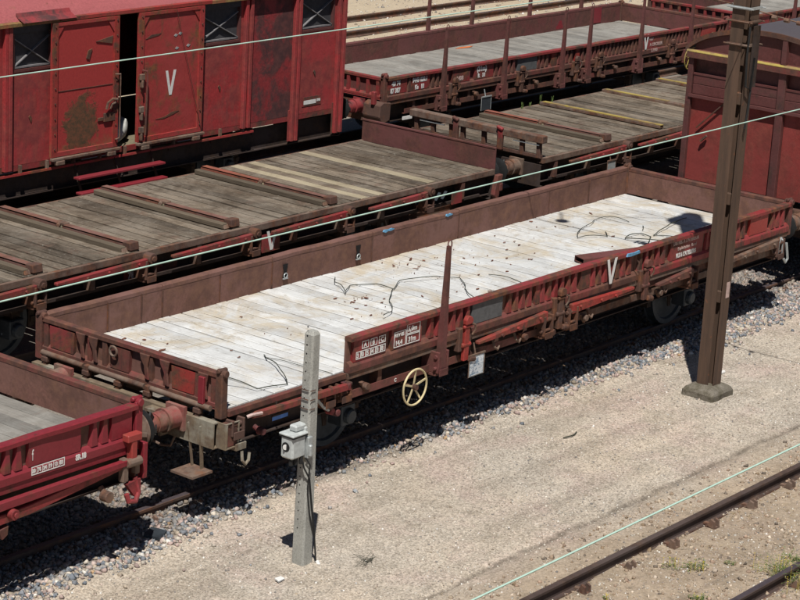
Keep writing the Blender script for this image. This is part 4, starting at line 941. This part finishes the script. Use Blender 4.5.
MB().prism([(-.13, zt-.005), (-.13, zt+.045), (-.09, zt+.06), (-.09, zt-.005)], 'x', bx(6.45), bx(9.75)).build('door_track', M['red_frame'], t)
MB().prism([(-.16, zt+.035), (-.02, zt+.10), (.02, zt+.16), (.02, zt+.10)], 'x', bx(5.68), bx(6.75)).build('rain_flap', M['red_patchy'], t)
MB().box(0, Lc, .02, Wc-.02, zs-.08, zs-.02).build('floor', M['timber'], t)
MB().box(0, .03, .02, Wc-.02, zs, zt+.04).build('end_wall', M['red_box'], t); MB().box(Lc-.03, Lc, .02, Wc-.02, zs, zt+.04).build('end_wall', M['red_box'], t)
MB().box(0, Lc, Wc-.04, Wc-.01, zs, zt+.03).build('side_wall', M['red_box'], t)
# side wall in sheets, leaving the doorway and the shuttered vents open
def sheet(a, b, z0, z1, m='red_box', y=0.0): MB().box(bx(a), bx(b), y, y+.025, z0, z1).build('side_sheet', M[m], t)
wins = [(5.62, 6.26), (9.62, 10.56), (12.09, 12.97)]
for a, b in ((2.6, 5.40), (10.85, 11.9)): sheet(a, b, zs, zt, 'red_patchy' if a > 10 else 'red_box')
for a, b in ((5.40, 6.42), (9.40, 10.66), (12.07, 13.28)):
    sheet(a, b, zs, 2.66)
    wa, wb = {5.40: (5.60, 6.40), 9.40: (9.60, 10.58), 12.07: (12.10, 12.98)}[a]
    sheet(a, wa, 2.66, zt); sheet(wb, b, 2.66, zt)
    sheet(wa, wb, 3.24, zt, 'mesh_grey')
    f0 = MB(); f0.box(bx(wa), bx(wb), .05, .07, 2.66, 3.26); f0.build('shutter', M['mesh_grey'], t)
    f1 = MB(); f1.box(bx(wa), bx(wb), -.012, .05, 2.66, 2.70).box(bx(wa), bx(wa)+.035, -.010, .05, 2.70, 3.24).box(bx(wb)-.035, bx(wb), -.010, .05, 2.70, 3.24).build('window_frame', M['brown_box'], t)
    for s in (0, 1):
        z0, z1 = (2.74, 3.16) if s == 0 else (3.16, 2.74)
        MB().bar((bx(wa)+.05, .035-.006*s, z0), (bx(wb)-.05, .035-.006*s, z1), .014, .050, (0, 1, 0)).build('shutter_brace', M['brace'], t)
    MB().box(bx(wa)+.04, bx(wb)-.04, .01, .045, 2.715, 2.74).build('shutter_rail', M['brace'], t)
for a in (5.44, 5.52, 10.68, 10.80, 11.93, 12.03, 13.08, 13.22):
    MB().box(bx(a)-.035, bx(a)+.035, -.07, .0, zs-.06 if a not in (11.93, 12.03, 13.08, 13.22) else .80, zt-.02).build('wall_post', M['red_box'], t, bevel=.006)
MB().box(bx(11.86), bx(12.09), -.02, -.004, .80, zs+.1).build('post_gusset', M['red_box'], t); MB().box(bx(13.02), bx(13.27), -.02, -.004, .78, zs+.1).build('post_gusset', M['red_dull'], t)
def door(a, b, seed):
    d = tag(obj('sliding_door', None, t, (bx(a), -.12, 0)), None); w_ = b-a; z0, z1 = 1.30, 3.36
    MB().box(0, w_, .0, .03, z0, z1).build('door_sheet', M['blister'] if seed == 1 else M['red_door'], d)
    MB().box(0, .10, -.03, 0, z0, z1).build('door_stile', M['red_frame'] if seed == 1 else M['red_door'], d); MB().box(w_-.10, w_, -.03, 0, z0, z1).build('door_stile', M['red_frame'] if seed == 1 else M['red_door'], d)
    MB().box(.10, w_-.10, -.028, 0, z0, z0+.07).build('door_rail', M['red_door'], d); MB().box(.10, w_-.10, -.028, 0, z1-.05, z1).build('door_rail', M['red_door'], d)
    for s in (0, 1):
        p_ = [(.10, z1-.05), (.10, z1-.24), (.24, z1-.05)] if s == 0 else [(w_-.10, z1-.05), (w_-.24, z1-.05), (w_-.10, z1-.24)]
        MB().prism(p_, 'y', -.018, 0).build('corner_gusset', M['red_door'], d)
    bo = MB()
    for i in range(9):
        for xx in (.05, w_-.05): bo.cyl((xx, -.03, z0+.12+i*.235), (xx, -.042, z0+.12+i*.235), .014, n=6)
    tag(bo.build('rivets', M['rust'], d), kind='stuff')
    MB().box(-.02, w_+.04, -.075, .0, z0-.055, z0-.01).box(.05, .22, -.09, -.02, z0-.12, z0-.055).box(w_-.25, w_-.08, -.09, -.02, z0-.12, z0-.055).build('runner', M['rust_lt'], d, bevel=.008)
    return d, w_
d, w_ = door(6.28, 7.66, 1)
MB().box(.10, w_-.10, -.008, -.0, 2.30, 2.308).build('door_seam', M['rust'], d)
MB().tube([(w_-.10, -.05, 2.46), (w_-.02, -.09, 2.46), (w_-.01, -.08, 2.40), (w_-.01, -.08, 1.45), (w_-.06, -.05, 1.42)], .012, 6).build('door_bar', M['clip'], d, smooth=True)
MB().tube([(w_-.28+.0, -.06, 1.93), (w_-.26, -.07, 2.03), (w_-.16, -.07, 2.08), (w_-.05, -.06, 2.06)], .022, 6).tube([(w_-.20, -.06, 1.93), (w_-.18, -.07, 2.0), (w_-.10, -.07, 2.02)], .018, 6).build('door_handle', M['clip'], d, smooth=True)
MB().box(w_-.30, w_-.06, -.035, -.003, 1.72, 1.86).box(w_-.42, w_-.30, -.02, -.003, 1.74, 1.80).build('lock_case', M['rust'], d, bevel=.01)
MB().prism([(w_-.48, 3.00), (w_-.12, 3.06), (w_-.14, 2.94)], 'y', -.014, -.001).prism([(w_-.64, 2.88), (w_-.56, 2.90), (w_-.62, 2.74), (w_-.68, 2.76)], 'y', -.016, -.001).build('peeled_spot', M['rust'], d)
d, w_ = door(8.10, 9.56, 2)
vmark(d, .74, 1.98, 2.38, -.003, .24)
MB().tube([(.05, -.05, 2.46), (.12, -.09, 2.44), (.13, -.09, 2.30), (.12, -.08, 1.42)], .016, 6).build('door_bar', M['red_dull'], d, smooth=True)
for z in (2.30, 1.78, 1.45): MB().box(.0, .10, -.075, -.03, z, z+.10).box(.02, .06, -.09, -.03, z-.12, z).build('catch', M['rust_lt'], d, bevel=.01)
MB().prism([(.42, 1.62), (.62, 1.64), (.80, 1.70), (.95, 1.70), (.82, 1.655), (.6, 1.61)], 'y', -.006, -.001).prism([(.15, 2.93), (.45, 2.97), (.50, 3.0), (.28, 2.99)], 'y', -.006, -.001).build('scrape', M['rust'], d)
for x_, z_ in ((.83, 2.93), (.93, 2.95), (.86, 2.72), (1.12, 2.74)): MB().prism([(x_-.04, z_), (x_, z_-.02), (x_+.05, z_+.01), (x_, z_+.03)], 'y', -.006, -.001).build('paint_chip', M['galv'], d)
# dark blistered patch and white card
MB().box(bx(12.22), bx(12.72), -.008, 0, 1.36, 1.52).build('card_panel', M['red_main'], t)
MB().box(bx(12.26), bx(12.58), -.012, -.008, 1.39, 1.46).build('marking', M['white'], t)
text('5R8', .06, (bx(12.60), -.010, 1.42), M['white'], t, bold=.003)
for a in (5.95, 10.1, 12.5): MB().prism([(bx(a), 1.98), (bx(a)+.04, 1.94), (bx(a)+.03, 1.86), (bx(a)-.02, 1.95)], 'y', -.012, -.0).build('small_catch', M['rust'], t)
MB().bar((bx(8.9), -.165, 3.35), (bx(9.55), -.165, 1.3), .006, .006).build('chain_line', M['rust'], t)
# sill, footboards, underframe
MB().box(bx(2.6), bx(10.95), -.05, -.03, 1.085, 1.12).build('sill_rail', M['red_door'], t)
for a in [3+.55*i for i in range(15)]: MB().box(bx(a)-.02, bx(a)+.02, -.045, .0, 1.10, 1.24).build('sill_bracket', M['rust_lt'], t)
MB().box(0, Lc, .0, .03, 1.15, 1.235).build('sill', M['red_main'], t)
for y_, z_ in ((-.20, .93), (-.26, .70)):
    MB().box(bx(6.72), bx(8.60), y_-.10, y_+.04, z_-.02, z_+.015).build('footboard', M['red_bright'], t, bevel=.006)
for xx in (6.85, 7.7, 8.5): MB().bar((bx(xx), -.22, .68), (bx(xx), .0, 1.15), .05, .012, (1, 0, 0)).build('footboard_bracket', M['under'], t)
underframe(t, Lc, Wc, 1.15, (2.0, 8.2), M['under']); headstock(t, Lc, Wc, 1, M['under']); buffers(t, Lc, Wc/2, 1, M['red_patchy']); coupling(t, Lc, Wc/2, 1)
# sack in the doorway
rr = random.Random(5); mb = MB(); n, m_ = 14, 9
for j in range(m_+1):
    for i in range(n):
        a = 2*math.pi*i/n; u = j/m_*math.pi; r = math.sin(u)**.7
        mb.v.append((.34*r*math.cos(a)*(1+.15*mnoise.noise(Vector((i, j, 0)))), .22*r*math.sin(a)*(1+.15*mnoise.noise(Vector((i, j, 5)))), .12-.12*math.cos(u)+.035*mnoise.noise(Vector((i*.7, j*.7, 2)))+.26*r*max(0, .35+math.cos(a))*(j/m_)))
for j in range(m_):
    for i in range(n): mb.f.append((j*n+i, j*n+(i+1) % n, (j+1)*n+(i+1) % n, (j+1)*n+i))
tag(mb.build('sack', M['sack'], loc=(7.98, 9.95, 1.21), smooth=True), 'off-white sack slumped on the floor in the dark gap between the two sliding doors', 'sack')

# ================================================================ third row drop-side wagons
def third_wagon(label, x0, marks, right_only=False, stakes=(1.62, 3.55, 5.52, 6.45, 8.40, 10.4), far_stakes=(4.9, 6.4, 8.5, 10.5)):
    L, W = 12.1, 2.80
    t = thing('drop_side_wagon', label, 'railway wagon', (x0, 9.75, 0))
    planks(t, 12.0, W, 1.165, M['plank_far'], step=.2, x0=.05, gap=.006, jitter=.003)
    underframe(t, L, W, 1.15, (2.3, 9.8), M['under'])
    pressed_side(t, 'drop_side', .04, L-.03, M['red_dull'], y=0, blanks=[(.08, .62, M['red_main']), (.76, 1.30, M['red_main']), (2.0, 2.55, M['red_main']), (2.70, 3.30, M['red_main']), (4.1, 4.75, M['slate']), (5.25, 5.45, M['red_frame']), (6.10, 6.25, M['red_frame']), (8.62, 9.55, M['red_main']), (11.0, 11.6, M['red_frame'])], inner=M['brown_far'], rand=8, rail=M['red_main'], seams=(4.0, 8.1))
    pressed_side(t, 'drop_side', .03, L-.03, M['brown_far'], y=W, outer=1, inner=M['brown_far'], rand=9, seams=(1.9, 3.86, 5.85, 7.75, 9.95))
    end_board(t, 0, W, -1, M['red_main'], M['brown_far']); end_board(t, L, W, 1, M['red_dull'], M['brown_far'])
    for cx in (0, L):
        corner_post(t, cx, 0, M['red_dull'], 1.66); corner_post(t, cx, W, M['rust'])
    for d_ in (-1, 1):
        headstock(t, 0 if d_ < 0 else L, W, d_, M['rust']); buffers(t, 0 if d_ < 0 else L, W/2, d_, M['red_patchy'])
    MB().box(0, L, -.045, .028, 1.07, 1.145).build('edge_angle', M['rust'], t, bevel=.006)
    lower_bar(t, .6, L-.2, M['red_dull'], z=.90)
    brackets(t, [.9, 1.3, 2.6, 4.6, 5.9, 7.3, 9.0, 10.0, 11.2], M['rust'])
    for x in stakes: stake_up(t, x, M['brown_far'], y=-.11, z1=2.36)
    for x in (2.02, 4.2, 6.1, 6.95, 9.75, 11.4):
        latch(t, x, M['rust'] if x != 9.75 else M['red_dull'], z1=1.38)
    for x in (2.75, 4.75, 7.6, 9.3): knob(t, x, M['rust_lt'], .97)
    for x in far_stakes: stake_up(t, x, M['brown_far'], y=W+.05, z0=.9, z1=2.5, ring=False)
    return t
t = third_wagon('empty drop-side wagon with tall hooked stakes and white numbers, top centre', 14.66, True)
f_ = -.0465
text('40 74', .12, (.17, f_, 1.41), M['white'], t, sx=.9, bold=.006); text('87 387', .12, (.14, f_, 1.28), M['white'], t, sx=.85, bold=.006)
text('9443 020.1', .12, (.78, f_, 1.41), M['white'], t, sx=.82, bold=.006); text('Ks   E1', .11, (.86, f_, 1.28), M['white'], t, sx=.9, bold=.006)
text('1408', .11, (2.12, f_, 1.30), M['pinkwhite'], t, bold=.005); text('(31m)', .13, (2.76, f_, 1.41), M['white'], t, bold=.007); text('R   51', .10, (2.80, f_, 1.29), M['white'], t, bold=.006)
vmark(t, 8.72, 1.25, 1.57, -.061, .20); text('V.87', .09, (8.86, f_, 1.42), M['pinkwhite'], t, bold=.003); text('A CIRCULER', .09, (8.9, f_, 1.30), M['pinkwhite'], t, bold=.003); text('5.1993', .09, (8.95, -.063, 1.18), M['pinkwhite'], t, bold=.003)
card_plate(t, 3.0, -.14, .78, .30, .26, M['bluesteel'], M['galv']); MB().box(.55, .82, -.05, -.03, .74, .80).build('white_tag', M['white'], t)
handwheel(t, 25.02-14.66, -.20, .92, .24, M['yellow'], 5)
MB().prism([(5.55, 2.58), (5.95, 2.52), (6.15, 2.58), (5.8, 2.64)], 'z', 1.172, 1.18).build('orange_scrap', M['orange'], t)
MB().prism([(-.20, 1.10), (-.10, 1.15), (.12, 1.12), (.10, .80), (-.12, .74), (-.22, .88)], 'y', -.10, .30).build('corner_casting', M['rust'], t, bevel=.015)
MB().box(-.24, -.16, .02, .10, 1.10, 1.34).build('latch_post', M['red_main'], t, bevel=.01)
for x, w_ in ((9.25, .55), (10.85, .40)): MB().box(x, x+w_, 2.762, 2.768, 1.20, 1.55).build('paint_patch', M['red_bright'], t)
t = third_wagon('crimson drop-side wagon in the top right corner, partly hidden by the mast', 28.02, False, stakes=(1.62, 5.52), far_stakes=(4.9, 8.5))
# ================================================================ mast
t = thing('steel_mast', 'tall rust-brown steel mast of twin channels on a concrete foot, right of centre', 'mast', (7.97, -1.28, -.15))
prof0 = .105; H = 9.5
def lath(x0, x1, y0, y1, sc0, sc1, zt):  # tapered plate
    v = [(x0*sc0, y0*sc0, 0), (x1*sc0, y0*sc0, 0), (x1*sc0, y1*sc0, 0), (x0*sc0, y1*sc0, 0), (x0*sc1, y0*sc1, zt), (x1*sc1, y0*sc1, zt), (x1*sc1, y1*sc1, zt), (x0*sc1, y1*sc1, zt)]
    return v, [(3,2,1,0),(4,5,6,7),(0,1,5,4),(1,2,6,5),(2,3,7,6),(3,0,4,7)]
a = MB(); b = MB()
for (x0, x1, y0, y1) in ((-.125, -.110, -.060, .135), (-.110, -.02, .121, .135)): a.add(*lath(x0, x1, y0, y1, .86, .98, H))
for (x0, x1, y0, y1) in ((-.085, .135, -.135, -.120), (.121, .135, -.120, -.02)): b.add(*lath(x0, x1, y0, y1, .86, .98, H))
a.build('channel', M['mast'], t); b.build('channel', M['mast'], t)
MB().add(*lath(.0, .012, -.12, .12, .86, .98, H)).build('web', M['mast'], t)
for z in (1.3, 2.6, 3.9): MB().box(-.08, .09, -.09, .10, z, z+.14).build('batten', M['mast'], t)
for z, m_ in ((5.12, 'galv'), (4.95, 'clip'), (4.66, 'rust_lt')):
    s = 1.125; MB().box(-.13, .145, -.148, -.138, z-.018, z+.018).box(-.135, -.128, -.148, .15, z-.018, z+.018).box(.137, .145, -.138, .15, z-.018, z+.018).cyl((-.145, -.19, z), (-.145, .19, z), .010, n=6).cyl((.16, -.19, z), (.16, .19, z), .010, n=6).build('band', M[m_], t)
MB().box(-.02, .13, -.165, -.145, 4.12, 4.9).build('dark_plate', M['under'], t)
MB().tube([(-.13, -.16, 4.9), (-.16, -.17, 4.5), (-.12, -.17, 4.15), (-.02, -.18, 4.1), (.02, -.18, 4.5), (-.01, -.175, 3.85), (-.04, -.17, 3.6)], .014, 6).build('cable', M['black'], t, smooth=True)
MB().box(.01, .09, -.1225, -.119, 1.35, 1.56).build('rust_bare_patch', M['pinkwhite'], t)
# arms and gear at the head of the mast
MB().bar((0, 0, 9.35), (-1.35, 1.30, 9.35), .010, .010).build('bracket_arm', M['mast'], t)
MB().cyl((-1.38, 1.33, 9.75), (-1.38, 1.33, 8.75), .016, n=8).cyl((-1.38, 1.33, 8.76), (-1.38, 1.33, 8.70), .10, n=16).build('hanging_rod', M['mast'], t)
MB().box(-.34, .10, -.20, .16, 9.05, 9.5).cyl((.12, 0, 9.0), (.12, 0, 9.62), .16, n=14).box(-.2, .2, -.3, .3, 8.9, 9.0).build('head_gear', M['galv'], t, bevel=.03)
foot = MB(); v = [(-.33, -.30, -.12), (.33, -.30, -.12), (.33, .30, -.12), (-.33, .30, -.12), (-.33, -.30, .12), (.33, -.30, .12), (.33, .30, .12), (-.33, .30, .12), (-.20, -.19, .185), (.20, -.19, .185), (.20, .19, .185), (-.20, .19, .185)]
foot.add(v, [(3,2,1,0),(0,1,5,4),(1,2,6,5),(2,3,7,6),(3,0,4,7),(4,5,9,8),(5,6,10,9),(6,7,11,10),(7,4,8,11),(8,9,10,11)]).build('concrete_foot', M['concrete_d'], t, bevel=.03).scale = (.80, .80, .92)
rough(bpy.data.meshes['concrete_foot'], 4, .022, 5)

# ---- span wire with insulators through the mast
t = thing('span_wire', 'slack wire with a green and cream insulator fixed to the mast near the top edge', 'wire', (7.97, -1.28, 4.9))
MB().tube([(-.3, 6.0, .75), (-.18, 3, .38), (0, .9, .14), (0, .2, .08)], .010, 6).tube([(0, -.2, .04), (.05, -1.0, -.06), (.2, -4, -.22)], .010, 6).build('strand', M['clip'], t, smooth=True)
iy = 1.0
i0 = MB()
for k_ in range(2): i0.cyl((0, .98+.07*k_, .16), (0, 1.02+.07*k_, .17), .095, .06, 18)
i0.build('glass_disc', M['ins_g'], t, smooth=True)
MB().cyl((0, .72, .13), (0, .96, .155), .05, .062, 14).cyl((0, .64, .12), (0, .72, .13), .03, n=10).build('ceramic_body', M['ins_c'], t, smooth=True)
for y in (.42, .53, -.45, -.62, -.8, -1.05): MB().cyl((0, y, .10 if y > 0 else .02+y*.06), (0, y+.07, .11 if y > 0 else .02+y*.06), .028, n=8).build('wire_clamp', M['clip'], t)

# ---- the three long wires
def wire(label, y, z, sag=0.05, r=.0062):
    pts = [(x, 0, sag*((x/30.0)**2)) for x in range(-45, 61, 3)]
    tag(MB().tube(pts, r, 6).build('overhead_wire', M['wire'], loc=(0, y, z), smooth=True), label, 'wire', 'overhead wires')
wire('uppermost pale green wire, crossing the red boxcar', -1.66, 5.5, r=.0062)
wire('middle pale green wire, passing in front of the mast', -6.40, 5.5, r=.0050)
wire('lowest pale green wire, over the bare ground in the lower right', -10.51, 5.5, r=.0044)

# ================================================================ concrete post with junction box
t = thing('concrete_post', 'pale grey perforated concrete post standing in front of the whitewashed wagon', 'post', (-.085, -1.25, -.17), R(0))
def octa(h, c): return [(-h+c, -h), (h-c, -h), (h, -h+c), (h, h-c), (h-c, h), (-h+c, h), (-h, h-c), (-h, -h+c)]
a, b = octa(.082, .020), octa(.061, .017); tp = octa(.042, .014)
mb = MB(); mb.add([(x, y, 0) for x, y in a]+[(x, y, 2.50) for x, y in b]+[(x, y, 2.535) for x, y in tp], [tuple(range(7, -1, -1)), tuple(range(16, 24))]+[(i, (i+1) % 8, 8+(i+1) % 8, 8+i) for i in range(8)]+[(8+i, 8+(i+1) % 8, 16+(i+1) % 8, 16+i) for i in range(8)])
rough(mb.build('shaft', M['concrete'], t).data, 5, .0035, 9)
ho = MB()
for i in range(24):
    z = .42+.094*i
    if 1.18 < z < 1.60: continue
    h = .082-.0084*z
    ho.cyl((-h-.0008, .015, z), (-h+.004, .015, z), .009, n=8)
tag(ho.build('bolt_holes', M['black'], t), kind='stuff')
for z in (1.72, 1.82, 1.92): MB().box(-.085, -.076, -.05, .05, z, z+.008).box(-.078, .0, -.079, -.074, z, z+.008).build('steel_band', M['rust'], t)
# junction box
n_before = set(COL.objects)
mb = MB().box(-.34, -.13, -.07, .10, 1.29, 1.54); mb.build('housing', M['boxgrey'], t, bevel=.022)
MB().box(-.352, -.118, -.085, .115, 1.535, 1.56).build('lid', M['boxgrey'], t, bevel=.008); MB().box(-.349, -.121, -.083, .112, 1.522, 1.535).build('lid_seal', M['black'], t)
MB().box(-.25, -.09, -.03, .07, 1.56, 1.63).box(-.13, -.07, -.05, .07, 1.50, 1.60).build('top_bracket', M['boxgrey'], t, bevel=.015)
MB().box(-.13, -.06, -.10, .06, 1.27, 1.50).cyl((-.11, -.11, 1.30), (-.11, -.11, 1.42), .025, n=10).build('terminal_block', M['galv'], t, bevel=.01)
d0 = MB().cyl((-.3395, .02, 1.42), (-.3440, .02, 1.42), .050, n=18).build('lock_plate', M['black'], t); MB().cyl((-.344, .025, 1.418), (-.350, .015, 1.418), .028, n=14).build('lock_disc', M['white'], d0)
for (dx, dy) in ((-.30, -.02), (-.24, -.03), (-.18, -.05)): MB().cyl((dx, dy, 1.22), (dx, dy, 1.30), .022, n=10).build('cable_gland', M['black'], t)
MB().tube([(-.18, -.06, 1.28), (-.17, -.09, 1.18), (-.10, -.11, 1.05), (-.05, -.105, .80), (.02, -.105, .45), (.06, -.11, .12), (.07, -.12, 0)], .010, 6).build('cable', M['black'], t, smooth=True)
MB().tube([(-.14, -.08, 1.28), (-.10, -.11, 1.20), (-.12, -.105, .95), (-.06, -.10, .65), (.03, -.10, .38), (.07, -.105, .1)], .008, 6).build('cable', M['black'], t, smooth=True)
MB().cyl((.07, -.12, .10), (.06, -.22, -.01), .022, n=10).build('cable_sleeve', M['white'], t, smooth=True)

for o in set(COL.objects)-n_before:
    if o.parent == t: o.location = (.03, 0, -.06)

# ================================================================ plants and bits on the ground
def weed(label, x, y, r, n, flowers, h=.12, group=None, seed=0):
    rr = random.Random(seed); t = thing('weed', label, 'plant', (x, y, gz(x, y)-.004), 0, group)
    gb, db = MB(), MB()
    for q in range(max(5, n//9)):                       # stems that sprawl outwards, each with small leaves
        a = rr.uniform(0, 6.28); l = r*rr.uniform(.35, 1.25); hh = h*rr.uniform(.25, 1); b0 = Vector((rr.gauss(0, r*.28), rr.gauss(0, r*.28), 0)); d = Vector((math.cos(a), math.sin(a), 0))
        k1 = b0+d*l*.5+Vector((0, 0, hh*.8)); k2 = b0+d*l+Vector((0, 0, hh*rr.uniform(.5, 1)))
        (db if rr.random() < .25 else gb).tube([b0, k1, k2], .0016, 3)
        for j in range(8):
            u = rr.uniform(.15, 1); p = b0.lerp(k1, u*2) if u < .5 else k1.lerp(k2, u*2-1)
            e = rr.uniform(0, 6.28); ll = rr.uniform(.008, .022); w_ = ll*rr.uniform(.2, .45); v1 = Vector((math.cos(e), math.sin(e), rr.uniform(-.3, .7))); s1 = Vector((-math.sin(e), math.cos(e), rr.uniform(-.3, .3)))*w_
            (db if rr.random() < .12 else gb).add([p, p+v1*ll*.5+s1, p+v1*ll, p+v1*ll*.5-s1], [(0, 1, 2), (0, 2, 3)])
    gb.build('leaves', M['leaf'], t)
    if db.v: db.build('dry_stems', M['straw'], t)
    if flowers:
        fb = MB()
        for i in range(flowers):
            px_, py_, pz = rr.gauss(0, r*.55), rr.gauss(0, r*.4), h*rr.uniform(.4, 1.0)
            fb.cyl((px_, py_, 0), (px_, py_, pz), .0012, n=3)
            for q in range(5):
                a = q*1.2566; fb.add([(px_, py_, pz), (px_+.007*math.cos(a-.3), py_+.007*math.sin(a-.3), pz+.003), (px_+.010*math.cos(a), py_+.010*math.sin(a), pz+.002), (px_+.007*math.cos(a+.3), py_+.007*math.sin(a+.3), pz+.003)], [(0, 1, 2, 3)])
        tag(fb.build('flowers', M['flower'], t), kind='stuff')
    return t
weed('small green weed with yellow flowers, left one of the near pair', 2.62, -4.10, .11, 140, 8, seed=1)
weed('denser green weed, right one of the pair in the near track', 2.76, -4.28, .12, 240, 9, seed=2)
weed('single broad-leaved weed without flowers between the near rails', 3.12, -4.46, .07, 90, 0, .07, seed=3)
weed('thick green weed with yellow flowers growing over the nearest rail', 3.30, -4.98, .24, 620, 26, .20, seed=4)
weed('large sprawling weed with many yellow flowers in the lower right corner', 3.25, -5.35, .28, 800, 34, .22, seed=5)
weed('pale green tuft beside the nearest rail above the sprawling weeds', 3.75, -4.90, .14, 220, 2, .09, seed=6)
weed('low green tuft at the bottom edge between the near rails', 2.10, -4.72, .12, 200, 4, .08, seed=7)
weed('lone yellow-flowered sprig at the bottom edge beside the near rail', 1.42, -4.04, .05, 18, 6, .06, seed=8)
weed('green shrubby weed beside the empty far track, by the red boxcar end', 24.9, 18.6, .22, 120, 3, .16, seed=9)
rr = random.Random(4)
for i, (x, h_, lb) in enumerate(((16.05, .12, 'leftmost'), (16.3, .10, 'second from left'), (16.62, .20, 'tallest, in the middle'), (17.0, .14, 'rightmost'))):
    mb = MB()
    for q in range(9):
        a = rr.uniform(0, 6.28); mb.bar((rr.gauss(0, .01), rr.gauss(0, .01), 0), (.02*math.cos(a), .02*math.sin(a), h_*rr.uniform(.6, 1)), .008, .002)
    tag(mb.build('grass_tuft', M['leaf'], loc=(x, 7.64, 1.205)), 'grass stalks on the far deck edge by the yellow strip, %s' % lb, 'grass tuft', 'grass tufts on the far deck edge')
tag(MB().add([(-.05, -.03, .0), (.06, -.02, .0), (.05, .03, .012), (-.04, .035, .015)], [(0, 1, 2, 3)]).add([(-.05, -.03, -.01), (.06, -.02, -.01), (.05, .03, .004), (-.04, .035, .006)], [(3, 2, 1, 0)]).build('paper_scrap', M['white'], loc=(-.62, -1.42, -.13)), 'white scrap of paper on the gravel left of the concrete post', 'scrap')
mb = MB(); rr = random.Random(9)
for i in range(12): mb.tube([(rr.gauss(0, .10), rr.gauss(0, .06), .005), (rr.gauss(0, .10), rr.gauss(0, .06), .03), (rr.gauss(0, .10), rr.gauss(0, .06), .006)], .002, 4)
tag(mb.build('twig_pile', M['cable'], loc=(.45, -1.72, gz(.45, -1.72))), 'small tangle of dark twigs on the gravel right of the concrete post foot', 'twigs')
tag(MB().tube([(-.14, .02, .012), (-.03, -.02, .02), (.06, -.01, .015), (.16, .03, .012)], .008, 5).build('twig', M['cable'], loc=(5.25, -.98, gz(5.25, -.98)), smooth=True), 'short dark twig on the pale gravel left of the mast foot', 'twig')
tag(MB().box(-.11, .11, -.09, .09, 0, .03).build('steel_plate', M['bluesteel'], loc=(-.75, .22, -.10), rot=(R(6), 0, R(25))), 'small blue-grey steel scrap on the ballast by the near rail', 'scrap')
tag(MB().cyl((-.05, 0, .02), (.05, 0, .02), .024, n=10).build('tin_can', M['white'], loc=(8.9, -.95, gz(8.9, -.95))), 'small white bit of litter on the gravel right of the mast foot', 'litter')

rr = random.Random(21); mb = MB()
for i in range(1500):
    x, y = rr.uniform(.5, 6.5), -3.5-abs(rr.gauss(0, .75))
    if rr.random() > .25+.75*max(0, mnoise.noise(Vector((x*1.4, y*1.4, 6)))*2.2): continue
    a = rr.uniform(0, 6.28); l = rr.uniform(.02, .07); z = gz(x, y)
    mb.bar((x, y, z), (x+l*math.cos(a), y+l*math.sin(a), z+rr.uniform(.004, .03)), .0022, .0015)
tag(mb.build('dry_grass', M['straw']), kind='stuff')
